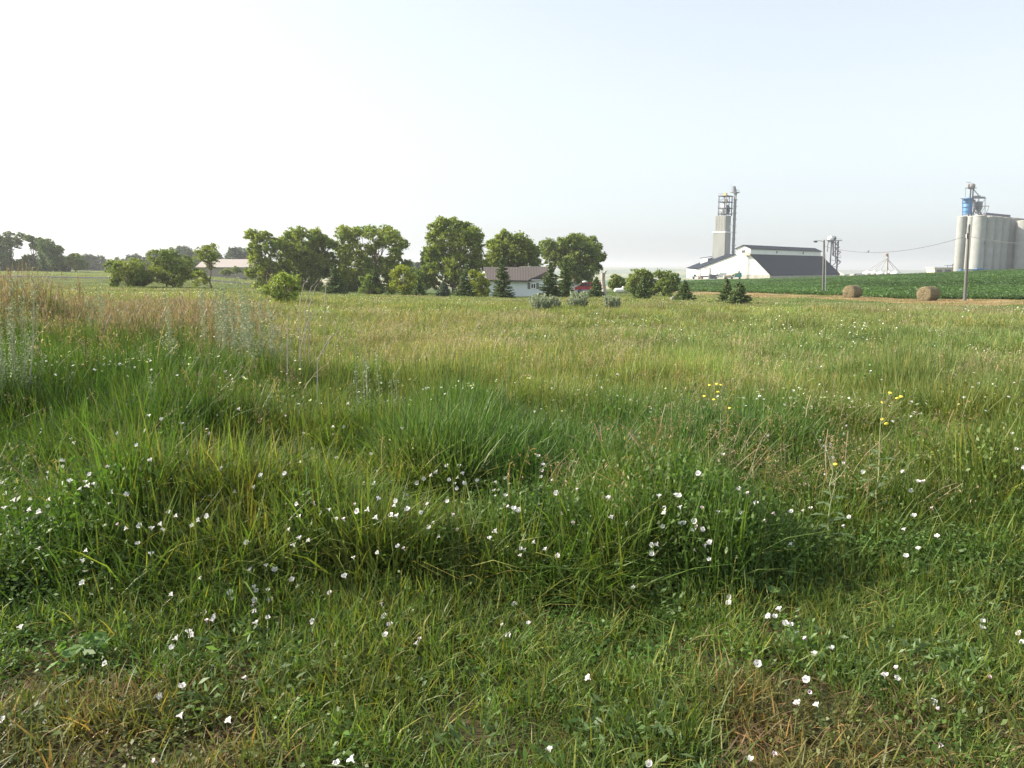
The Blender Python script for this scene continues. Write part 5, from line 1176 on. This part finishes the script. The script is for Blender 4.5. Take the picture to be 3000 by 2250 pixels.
mb.build('insulator', white_p, up); mb = MB(); mb.box(q(2835.5, 699) + Vector((-.1, -.05, 0)), .08, .1, .55); mb.box(q(2838, 672) + Vector((.0, -.1, 0)), .12, .08, .5); mb.build('bracket', dsteel_m, up)
def wire(pts, label, rad=.022):
    mb = MB(); mb.path(pts, rad, 5); return tag(mb.build('power_wire', mat('wire', (.10, .10, .11), .6) if 'wire' not in bpy.data.materials else bpy.data.materials['wire'], origin=pts[0]), label, 'wire')
a = P(2416, 722, 112); b = P(2833, 691, 84)
pts = []
for k in range(33):
    t = k / 32; p = a.lerp(b, t); uu = np.interp(p.x / p.y, [a.x / a.y, b.x / b.y], [2416, 2833]); vv = np.interp(uu, [2416, 2465, 2541, 2598, 2671, 2752, 2826, 2833], [722, 733.5, 742, 743.6, 731.5, 711.5, 692.5, 691]); pts.append(p)
sag = 2.6
pts = [a.lerp(b, t) - Vector((0, 0, 4 * 1.22 * t * (1 - t))) for t in np.linspace(0, 1, 33)]
wire(pts, 'sagging wire strung from the light pole to the utility pole')
c = P(3200, 712, 74); pts2 = [b.lerp(c, t) - Vector((0, 0, 4 * .45 * t * (1 - t))) for t in np.linspace(0, 1, 25)]
wire(pts2, 'pale twisted wire running right from the utility pole across the silos')
bp_i = pts[12] ; mb = MB(); mb.lathe((0, 0, .11), [(.01, -.13), (.05, -.05), (.07, .03), (.045, .10), (.01, .13)], (.6, 0, .8), 10); mb.lathe((.08, 0, .235), [(.01, -.05), (.045, 0), (.01, .05)], (1, 0, .1), 8); mb.tube((.12, 0, .235), (.17, 0, .225), .012, .003, 5); mb.prism([(-.06, -.03, .06), (-.2, -.025, -.08), (-.2, .025, -.08), (-.06, .03, .06)], (0, 0, .015)); mb.tube((.01, 0, .02), (.01, 0, .06), .008, n=4)
tag(mb.build('bird', mat('bird_feathers', (.07, .065, .06), .8), origin=(0, 0, 0)), 'small dark bird perched on the sagging wire', 'bird').location = bp_i
# ------------------------------------------------------------------ bindweed flowers and single weeds in the foreground
pet_m, nt, out = new_mat('petal_white')
_b = N(nt, 'ShaderNodeBsdfPrincipled'); _b.inputs['Base Color'].default_value = (.84, .82, .83, 1); _b.inputs['Roughness'].default_value = .6
_t = N(nt, 'ShaderNodeBsdfTranslucent'); _t.inputs['Color'].default_value = (.85, .82, .84, 1); _m = N(nt, 'ShaderNodeMixShader'); _m.inputs[0].default_value = .35
nt.links.new(_b.outputs[0], _m.inputs[1]); nt.links.new(_t.outputs[0], _m.inputs[2]); nt.links.new(_m.outputs[0], out.inputs[0])
pink_m = mat('petal_pale_pink', (.78, .62, .66), .6, var=.12, scale=60, streak=(1, 1, .2))
ypet_m = mat('petal_yellow', (.75, .62, .05), .6, var=.1, scale=40)
stalk_m = mat('stalk_green', (.14, .20, .06), .6, var=.2, scale=30)
def flower_mesh(seed, wav=.12, close=1.0):
    r_ = np.random.RandomState(seed); n = 20; V = []; F_ = []; M = []
    for r, z in ((.0022, -.020), (.0036, -.010), (.0085 * close, -.001), (.0145 * close, .0045), (.0172 * close, .0050)):
        for k in range(n):
            a = 6.2832 * k / n; w = 1 + wav * (r / .017) * (.45 * math.cos(5 * a + seed) + .3 * math.cos(3 * a + seed * 2)) ; zz = z + .0022 * (r / .017) * math.cos(5 * a + seed) + .0015 * (r / .017) * r_.normal()
            V.append((r * w * math.cos(a), r * w * math.sin(a), zz))
    for j in range(4):
        for k in range(n): F_.append((j * n + k, j * n + (k + 1) % n, (j + 1) * n + (k + 1) % n, (j + 1) * n + k)); M.append(0)
    b0 = len(V)
    for i, (x, z, r) in enumerate(((0, -.017, .0042), (0, -.024, .003), (.006, -.045, .0011), (.010, -.085, .0011))):
        for k in range(5): a = 6.2832 * k / 5; V.append((x + r * math.cos(a), r * math.sin(a), z))
    for j in range(3):
        for k in range(5): F_.append((b0 + j * 5 + k, b0 + j * 5 + (k + 1) % 5, b0 + (j + 1) * 5 + (k + 1) % 5, b0 + (j + 1) * 5 + k)); M.append(1)
    me = np_mesh('bindweed_flower', V, F_, [pet_m, stalk_m], smooth=True, mi=M); return me
fl_mesh = [flower_mesh(1), flower_mesh(2), flower_mesh(3, .2), flower_mesh(4, .25, .62)]
fl_mesh[3].materials[0] = pink_m
def hit(u, v, f=.95, lo=1.8, extra=0.0):
    """where the view ray meets the top of the plants"""
    D = lo
    while D < 80:
        p = P(u, v, D)
        if p.z < zg(p.x, p.y) + float(canopy(p.x, p.y)) * f + extra: return p
        D += .02 + D * .002
    return P(u, v, 80)
LA = "335,5 345,40 262,70 255,103 15,128 383,117 338,130 468,120 510,133 480,143 440,160 35,185 80,220 270,217 30,262 165,270 218,283 490,82 605,177 690,190 590,240 915,286 955,306 1057,247 1073,330 1122,308 1042,358 760,360 685,373 870,350 888,380 640,352 825,371 750,455 470,493 215,481 822,508 455,547 452,667 930,730 1085,642 1440,572 1487,597 1580,650 1610,683 1250,720 1252,754 1375,690 1388,712 1380,760 1462,760 1450,705 1368,790 1380,820 1450,855 1386,880 1783,720 1107,830 1160,847 1152,868 1120,870 1025,930 1040,950 955,967 935,1015 118,905 575,1103 1327,1180 990,1225 872,1278 980,1383 840,1630 1820,1640 15,1410 1692,875 1410,88 1540,78 1195,50 1370,150 1270,175 1145,198 1605,242 1697,237 1618,308 1820,320 1560,380 1618,423 1668,438 1588,462 1335,450 1780,270 1352,595 815,5 590,40 1240,1410"
LB = "570,33 636,33 513,65 485,85 446,105 410,127 655,75 627,97 582,110 614,130 665,128 733,114 832,122 887,102 625,157 825,167 886,195 826,200 900,255 930,265 957,275 1085,62 1078,93 1092,27 1140,110 1077,145 1160,183 1273,162 1190,292 1250,342 1440,207 1457,312 1532,347 1733,363 1742,265 1740,290 1712,197 1802,190 1820,197 1825,258 1832,347 270,122 178,130 263,185 202,212 357,193 295,225 287,250 465,243 572,228 75,243 143,273 88,282 187,315 270,302 298,305 358,270 432,288 15,323 500,342 473,368 527,417 627,380 603,298 307,470 337,482 197,505 67,530 830,388 800,425 968,483 988,485 966,518 1100,485 1038,448 1168,523 1675,463 1700,460 1674,510 1573,692 935,783 1010,884 868,893 902,950 387,820 234,847 220,780 265,892 240,948 425,970 405,993 20,630 1330,1180 1122,1565 1660,1645 55,1620"
LC = "195,8 82,78 768,82 970,66 1183,65 655,133 808,133 300,160 347,183 393,235 102,262 310,290 195,287 486,292 582,282 645,277 687,262 895,312 438,330 1228,168 1262,115 1280,120 1298,117 1340,262 1243,303 1188,377 1367,414 1265,480 1200,521 60,335 72,362 57,380 104,380 5,345 143,450 118,465 60,489 140,540 580,457 247,743 246,774 515,807 457,847 493,848 550,887 580,892 603,934 655,968 705,1048 400,1104 662,1190 800,1018 1150,1182 1145,1125 613,1315 680,1257 715,1325 1803,938 1822,988 1613,873 1610,908 1345,1312 1370,1345 1383,1545 1650,1175 490,1590 358,1617 1085,1165 862,360 1835,45 865,18"
MA = "970,820 1050,845 1180,873 1360,937 1430,1168 1850,1198 1695,1210 893,1015 980,1112 1550,778 1580,570 1607,585 1463,535 1838,697 2080,742 2162,890 1970,935 2160,943 2023,1035 2182,1095 465,970 485,997 655,968 770,937 90,955 25,903 275,905 265,935 420,1115 405,1150 1560,480 1475,577 2095,477 2055,520 1855,820 700,1155"
MB_ = "497,703 348,717 342,748 387,570 520,668 770,786 395,902 193,1070 683,1147 763,1147 1277,1083 1308,1138 1303,1180 610,1190 785,1195 20,893 1197,543 840,370 1215,373 1230,403 1390,370 662,437 800,447 870,435 520,450 1415,455 45,742 95,258 210,272 377,350 475,322 942,367 1735,437 1525,483 250,352 82,405"
MC = "1055,886 1037,943 550,952 883,980 914,1022 958,1010 957,1027 922,1052 968,1093 1040,1130 1163,1187 920,1203 1420,1184 260,1073 233,1108 97,1198 2130,935 2155,1038 2205,1165 1910,612 615,262 710,258 592,312 250,300 1090,230 2025,270"
ANCH = [(60, 1840, 'alone above the dark grass at far lower left'), (150, 1410, 'in the cluster near the left frame edge'), (60, 1490, 'low at the left frame edge'), (330, 1500, 'on the left bank under arching seed stalks'),
 (490, 1550, 'in the row on the left bank, right of the arching stalks'), (580, 1520, 'in the small group at the right end of the left bank'), (250, 1600, 'scattered on the dark left slope'), (500, 1750, 'above the bent pale blades at lower left'),
 (620, 1810, 'in the tight group at lower left centre'), (760, 1770, 'in the column of blooms left of the dark gap'), (850, 1710, 'right of the column of blooms at left centre'), (560, 1880, 'under the tight group at lower left centre'),
 (500, 2060, 'in the short grass at lower left'), (900, 1590, 'above the column of blooms, left of the dark hollow'), (880, 1480, 'on the green slope left of the centre patch'), (620, 1400, 'high on the slope at left centre'),
 (1080, 1490, 'at the left end of the central patch'), (1170, 1500, 'in the left half of the central patch'), (1310, 1400, 'along the top of the central patch'), (1360, 1420, 'right of the top of the central patch'), (1260, 1560, 'beside the dark hollow'),
 (1170, 1610, 'just below the dark hollow'), (1450, 1420, 'between the central patch and the tall grass clump'), (1500, 1490, 'in the row under the tall grass clump'), (1585, 1400, 'in the vertical string on the tall grass'), (1540, 1610, 'in the group under the tall grass, right of the hollow'),
 (1130, 1800, 'right of the feathery wormwood plant'), (1220, 1880, 'below the feathery wormwood plant'), (1500, 1800, 'left of the toothed pale rosette'), (1480, 1865, 'low and left of the toothed pale rosette'), (1850, 1725, 'above and right of the toothed pale rosette'),
 (1800, 1530, 'in the loose line left of the right hand cluster'), (1960, 1480, 'at the top of the right hand cluster'), (2040, 1550, 'in the middle of the right hand cluster'), (2070, 1620, 'in the tight lower knot of the right hand cluster'), (2110, 1350, 'beside the twin blooms behind the right cluster'),
 (2180, 1450, 'right of the right hand cluster'), (2310, 1500, 'left of the pale lettuce stalk'), (2420, 1400, 'at the foot of the broad straw heads'), (2480, 1290, 'in the loose group behind the lettuce'), (2680, 1420, 'right of the tall yellow headed lettuce'),
 (2680, 1560, 'in the open grass right of the lettuce pair'), (2310, 1600, 'alone behind the dark weed at right'), (2135, 1760, 'paired low under the right cluster'), (2270, 1800, 'at the top of the lower right chain'), (2340, 1870, 'at the lower end of the lower right chain'),
 (2220, 1950, 'below the lower right chain'), (2340, 2060, 'near the bottom right centre'), (2620, 1990, 'in the short grass right of the chain'), (2880, 1830, 'near the lower right frame edge'), (2950, 1870, 'at the right frame edge'), (2740, 2080, 'low in the right corner grass'),
 (1720, 1990, 'alone in the short centre grass'), (1620, 2200, 'near the bottom edge at centre'), (2250, 2210, 'near the bottom edge, right of centre'), (1020, 2230, 'near the bottom edge, left of centre'), (250, 1280, 'in the upper left tangle'), (450, 1220, 'on the small spike above the left bank'),
 (700, 1110, 'in the tall dark grass at left centre'), (900, 1180, 'left of the blue green weeds'), (1180, 1170, 'beside the blue green weeds'), (1090, 1330, 'below the blue green weeds'), (1230, 1050, 'in the sunny grass behind the blue green weeds'), (1540, 1030, 'in the middle meadow behind the lush clump'), (1350, 960, 'far back at centre of the meadow'), (1080, 960, 'far back at left of centre'),
 (1590, 1380, 'on the front of the lush tall clump'), (2290, 980, 'far back at right of centre'), (2860, 1130, 'alone in the yellow grass at right'), (2950, 1310, 'at the right edge above the fallen straw'), (2900, 960, 'far back at the right')]
cnt = 0; rng = random.Random(9)
def put_flower(u, v, zone, far=False):
    global cnt
    p = hit(u, v); o = bpy.data.objects.new('bindweed_flower', fl_mesh[rng.choice((0, 0, 1, 1, 2, 3))]); link(o); o.location = p + Vector((0, -.01, .012))
    s = rng.uniform(.62, .9) * (1.0 if not far else 1.12); o.scale = (s, s, s)
    op = rng.random() < .35
    if op: d = Vector((rng.gauss(-.35, .3), rng.gauss(-.75, .25), rng.gauss(.85, .2)))
    else: d = Vector((rng.gauss(-.45, .35), rng.gauss(-.1, .22), rng.gauss(1.0, .1)))
    o.rotation_euler = d.to_track_quat('Z', 'Y').to_euler()
    ph = min(ANCH, key=lambda a: math.hypot(a[0] - u, (a[1] - v) * 1.4))[2]; tag(o, ('open white bindweed flower ' if op else 'tilted white bindweed flower ') + ph, 'flower', 'bindweed flowers ' + ph); cnt += 1
for lst, ox, oy, k in ((LA, 0, 1350, 1.843), (LB, 1000, 1350, 1.843), (LC, 2000, 1350, 1.843), (MA, 0, 850, 2.212), (MB_, 1000, 850, 2.212), (MC, 2000, 850, 2.212)):
    for s in lst.split():
        a, b = s.split(','); u = ox + int(a) / k; v = oy + int(b) / k
        zone = 'front' if v > 1830 else 'mid' if v < 1330 else 'left' if u < 640 else 'right' if u > 2050 else 'bank' if v < 1640 and u > 1000 else 'hollow'
        put_flower(u, v, zone, v < 1250)
# many more blossoms too far off to count
n = 1500; rs = np.random.RandomState(77)
x, y = samp(rs, n, 7, 75); u = ucol(x, y)
ok = (rs.rand(n) < sstep(.5, .68, noise(x, y, 1.6, 81)) + sstep(.55, .7, noise(x, y, 9, 82)) * .5) | ((u > 2650) & (y > 42) & (y < 58)); nr_, fr_t = track(u, y); ok &= ~((u > 1900) & (y > nr_ - 4)); x, y = x[ok], y[ok]
r3 = np.random.RandomState(5); bl = []
for i in range(2):
    P0 = np.stack([r3.normal(size=9) * .35, r3.normal(size=9) * .35, r3.rand(9) * .06], 1); bl.append(leaves(r3, P0, .034, up=1.2, asp=.9, cvar=.08))
VID_b = []
for V, Q, C in bl: variant('blossom', V, Q, C)
vid = np.array(VID['blossom'])[rs.randint(0, 2, len(x))]; s = np.clip(y / 17, .8, 2.0)
o = scatter('wildflowers', np.stack([x, y, Z(x, y) + canopy(x, y) * .95], 1), vid, rs.rand(len(x)) * 6.28, np.stack([s, s, s], 1), np.array([[.85, .85, .83]]) * np.ones((len(x), 1)), 'scattered tiny white blossoms across the far meadow', 'wildflowers')

def stem_plant(name, label, cat, base, h, n, spread, lm, leaf_n, leaf_s, lean=(0, 0), seed=1, up=.3, asp=.4, stem_mat=None, r0=.004, top=1.0, low=.15, group=None, off=.045):
    """upright many-stemmed weed: stems, and leaves held close along them"""
    rng = random.Random(seed); r_ = np.random.RandomState(seed); o = empty(name, base, label, cat, group); mb = MB(); P0 = []; DR = []
    for i in range(n):
        a = rng.uniform(0, 6.283); r = spread * rng.random() ** .5; hh = h * rng.uniform(.45, 1.0); b = Vector((math.cos(a) * r * .3, math.sin(a) * r * .3, 0))
        e = Vector((math.cos(a) * r + lean[0] * hh + rng.gauss(0, .03), math.sin(a) * r + lean[1] * hh, hh)); pts = [b.lerp(e, t) + Vector((0, 0, 0)) + Vector((math.cos(a), math.sin(a), 0)) * .03 * hh * math.sin(t * 3.14) for t in np.linspace(0, 1, 6)]
        mb.path(pts, [r0 * (1 - .75 * k / 5) for k in range(6)], 4)
        for k in range(leaf_n):
            t = low + (top - low) * rng.random() ** .85; j = min(4, int(t * 5)); p = pts[j].lerp(pts[j + 1], t * 5 - j)
            d = Vector((rng.gauss(0, 1), rng.gauss(0, 1), rng.uniform(.2, 1.4))).normalized(); sc_ = (1.1 - .6 * t) * off
            P0.append(p + d * sc_); DR.append(tuple(d))
    mb.build('stems', stem_mat or stalk_m, o)
    V, Q, C = leaves(r_, np.array(P0), leaf_s, up=up, asp=asp, dirs=np.array(DR, float), cvar=.25)
    link(bpy.data.objects.new('foliage', np_mesh('foliage', V, Q, lm, C)), o); return o
sage = LM['sage']; sage_b = leaf_mat('leaf_silver', (.38, .43, .30), .35, inst=False, rough=.7, tcol=(1, 1, .85)); grey_st = mat('pale_stem', (.34, .34, .25), .8, var=.2, scale=20)
# silvery wormwood bushes in the middle distance
for i, (u, vt, D, w, lb) in enumerate([(1585, 878, 42, 1.15, 'widest silvery wormwood bush below the white house'), (1625, 884, 43, .6, 'small silvery wormwood tuft between the two larger bushes'), (1690, 872, 43.5, 1.0, 'silvery wormwood bush below the red van'), (1792, 880, 43, .75, 'silvery wormwood bush below the white gas tank')]):
    b = G(u, D, -.03); h = (P(u, vt, D).z - b.z) * 1.4; stem_plant('wormwood_bush', lb, 'wormwood', b, h, int(60 * w) + 22, w * .62, sage_b, 90, .095, seed=200 + i, stem_mat=grey_st, r0=.008, off=.05, group='silvery wormwood bushes in the meadow')
# tall grey weeds at left
for i, (u, vt, D, sp, n, lb) in enumerate([(18, 774, 6.6, .38, 20, 'tall grey green wormwood cut by the left frame edge'), (640, 800, 9.5, .20, 9, 'leftmost of the tall silvery stalks at left centre'), (695, 792, 9.2, .22, 10, 'tallest of the silvery stalks, beside the pale shrub'), (742, 815, 8.8, .20, 9, 'silvery stalks standing in front of the pale shrub'),
        (805, 862, 9.5, .22, 9, 'shorter silvery stalks right of the pale shrub'), (505, 860, 8.0, .12, 4, 'single grey green stalk rising from the reddish grass'), (300, 838, 9.8, .22, 7, 'faint grey weed clump in the brown grass below the low bush'), (355, 846, 9.6, .18, 5, 'second faint grey weed clump, right of the first'),
        (1075, 1010, 7.2, .10, 3, 'slim blue green weed standing left of the lush grass'), (1150, 1025, 7.0, .12, 3, 'blue green weed just behind the left end of the lush grass'), (460, 1090, 6.2, .05, 2, 'thin grey stalk on the dark left slope'), (530, 1195, 5.4, .05, 2, 'short grey stalk above the left flower bank')]):
    b = G(u, D, -.03); h = P(u, vt, D).z - b.z; stem_plant('grey_weed', lb, 'weed', b, h, int(n * 1.4), sp, sage, int(120 * max(.6, h)), .022 if D < 8 else .028, seed=230 + i, stem_mat=grey_st, r0=.0045, off=.05, group='tall grey weeds')
# bleached dead stalks leaning right of the pale shrub
for i, (u0, v0, u1, v1, D) in enumerate([(842, 975, 845, 925, 8.2), (880, 1000, 922, 905, 8.6), (930, 1030, 1000, 965, 7.6), (893, 868, 932, 822, 9.8), (905, 872, 945, 818, 9.8), (878, 862, 902, 815, 9.8), (950, 868, 962, 812, 10)]):
    a = G(u0, D); e = P(u1, v1, D - .1); b = P(u0, v0, D); mb = MB(); mb.path([a, b.lerp(a, .1), b.lerp(e, .5) + Vector((0, 0, .02)), e], [.006, .005, .004, .002], 5); m_ = b.lerp(e, .7)
    mb.path([m_, m_ + Vector((.06, 0, .09))], [.003, .001], 4)
    tag(mb.build('dry_stalk', bpy.data.materials['weathered_wood'], origin=a), ('short upright bleached stalk below the pale shrub', 'long bleached stalk leaning right, below the pale shrub', 'longest bleached stalk lying far over to the right', 'left one of the three bleached stalks beside the pale shrub', 'middle one of the three bleached stalks beside the pale shrub', 'thin bleached stalk crossing the right edge of the pale shrub', 'rightmost bleached stalk, standing apart before the dark spruce')[i], 'dry stalk', 'bleached leaning stalks')
# prickly lettuce with yellow heads on the right
lett = leaf_mat('leaf_lettuce', (.135, .20, .085), .3, inst=False)
def lettuce(u, vb, vt, D, label, heads, seed, group=None):
    rng = random.Random(seed); r_ = np.random.RandomState(seed); b = P(u, vb, D); b.z = zg(b.x, b.y) - .02; t = P(heads[0][0] if False else u + 22, vt, D + .05) - b; o = empty('prickly_lettuce', b, label, 'weed', group)
    pts = [Vector((0, 0, 0)).lerp(t, k / 8) + Vector((rng.gauss(0, .006), rng.gauss(0, .006), 0)) for k in range(9)]; mb = MB(); mb.path(pts, [.007 - .0006 * k for k in range(9)], 6)
    tips = []
    for k in range(7):
        p = pts[5 + k % 4]; a = rng.uniform(0, 6.28); L = rng.uniform(.06, .16); e = p + Vector((math.cos(a) * L * .7, math.sin(a) * L * .5, L)); mb.path([p, p.lerp(e, .5) + Vector((math.cos(a) * .01, 0, -.006)), e], [.003, .002, .0012], 4); tips.append(e)
    mb.build('stem', grey_st if False else mat('lettuce_stem', (.22, .25, .11), .6, var=.15, scale=20) if 'lettuce_stem' not in bpy.data.materials else bpy.data.materials['lettuce_stem'], o)
    V = []; Q = []; H = t.z
    for k in range(15):
        f = .08 + .62 * k / 15; p = Vector((0, 0, 0)).lerp(t, f); a = k * 2.4 + rng.uniform(-.4, .4); L = (.15 - .09 * f) * rng.uniform(.8, 1.2); d = Vector((math.cos(a), math.sin(a), .45)).normalized(); s = Vector((-math.sin(a), math.cos(a), 0)); n0 = len(V); lob = 7
        for j in range(lob + 1):
            q_ = j / lob; w = L * .2 * (math.sin(q_ * 3.0) ** .6 + .05) * (1 if j % 2 else .5); c = p + d * L * q_ - Vector((0, 0, 1)) * L * .35 * q_ ** 2
            V += [c - s * w + Vector((0, 0, w * .3)), c, c + s * w + Vector((0, 0, w * .3))]
        for j in range(lob): Q += [(n0 + 3 * j, n0 + 3 * j + 1, n0 + 3 * j + 4, n0 + 3 * j + 3), (n0 + 3 * j + 1, n0 + 3 * j + 2, n0 + 3 * j + 5, n0 + 3 * j + 4)]
    link(bpy.data.objects.new('foliage', np_mesh('foliage', [tuple(v) for v in V], Q, lett, np.ones((len(V), 3)))), o)
    for i, (hu, hv) in enumerate(heads):
        c = P(hu, hv, D + .05) - b; mb = MB(); near = min(tips + [pts[-1]], key=lambda q_: (q_ - c).length); mb.tube(near, c - Vector((0, 0, .008)), .0014, .001, 4, 1); mb.lathe(c, [(.003, -.012), (.005, -.004), (.004, 0)], n=8, m=1); mb.lathe(c, [(.003, 0), (.010, .003), (.0125, .006), (.006, .0075), (.001, .008)], (rng.gauss(-.2, .2), -.4, 1), 12, 0); mb.build('flower_head', [ypet_m, stalk_m], o)
    return o
lettuce(2418, 1785, 1345, 4.35, 'pale prickly lettuce stalk, left one of the tall pair on the right bank', [(2448, 1362)], 301)
lettuce(2560, 1650, 1195, 4.7, 'tallest prickly lettuce with yellow heads on the right bank', [(2585, 1182), (2608, 1153), (2630, 1169), (2640, 1164), (2586, 1230), (2598, 1243)], 302)
lettuce(2098, 1420, 1135, 5.9, 'prickly lettuce with small yellow heads behind the twin white flowers', [(2079, 1130), (2100, 1127), (2112, 1130), (2104, 1150), (2092, 1172), (2138, 1197), (2064, 1162)], 303)
# broad leaved rosette and wormwood clump in front
b = G(1690, 4.05, 0); o = empty('thistle_seedling', b, 'pale grey green toothed leaf rosette standing alone below the centre grass', 'weed'); V = []; Q = []
for k, (a, L, up_) in enumerate(((2.7, .16, .9), (1.2, .15, 1.3), (.3, .15, .7), (1.9, .12, 1.5), (-.4, .10, .5), (3.4, .09, .6))):
    d = Vector((math.cos(a), math.sin(a) * .5, up_)).normalized(); s = Vector((-math.sin(a), math.cos(a), 0)) * .8 + Vector((0, -.3, .4)); s = (s - d * s.dot(d)).normalized(); n0 = len(V)
    for j in range(9):
        q_ = j / 8; w = L * (.12 + .20 * math.sin(q_ * 3.05)) * (1.0 if j % 2 else .42); c = Vector((0, 0, .05)) + d * L * q_ - UP * L * .3 * q_ ** 2
        if j == 8: w = .001
        V += [c - s * w, c - UP * .004, c + s * w]
    for j in range(8): Q += [(n0 + 3 * j, n0 + 3 * j + 1, n0 + 3 * j + 4, n0 + 3 * j + 3), (n0 + 3 * j + 1, n0 + 3 * j + 2, n0 + 3 * j + 5, n0 + 3 * j + 4)]
link(bpy.data.objects.new('foliage', np_mesh('foliage', [tuple(v) for v in V], Q, leaf_mat('leaf_thistle', (.30, .37, .22), .25, inst=False), np.ones((len(V), 3)))), o)
mb = MB(); mb.tube((0, 0, -.03), (0, 0, .12), .008, .005, 6); mb.build('stem', stalk_m, o)
b = G(1070, 4.25, 0); stem_plant('wormwood_plant', 'feathery blue green wormwood plant below the centre flower bank', 'wormwood', b, .34, 16, .17, leaf_mat('leaf_wormwood', (.16, .24, .14), .25, inst=False), 60, .026, seed=320, off=.04, asp=.35)
for i, (u, D, lb) in enumerate([(225, 3.0, 'broad leaved weed with soft green leaves at lower left'), (2230, 3.75, 'leafy dark weed below the flowers at lower right'), (2700, 3.9, 'grey green leafy weed in front of the dry stems at right')]):
    stem_plant('leafy_weed', lb, 'weed', G(u, D), .16, 9, .14, leaf_mat('leaf_weed', (.12, .21, .06), .35, inst=False) if i == 0 else bpy.data.materials['leaf_weed'], 7, .055, seed=330 + i, asp=.55, off=.05, up=.8)
# ------------------------------------------------------------------ summer haze
hb = MB(); hb.box((0, 0, -42), 22000, 22000, 42 + 62)
hm, hnt, hout = new_mat('haze')
pv = N(hnt, 'ShaderNodeVolumePrincipled'); pv.inputs['Color'].default_value = (.93, .96, 1.0, 1); pv.inputs['Density'].default_value = 2.8e-4
pv.inputs['Anisotropy'].default_value = 0.3
hnt.links.new(pv.outputs[0], hout.inputs['Volume'])
hz_o = hb.build('haze', hm); tag(hz_o, kind='stuff')
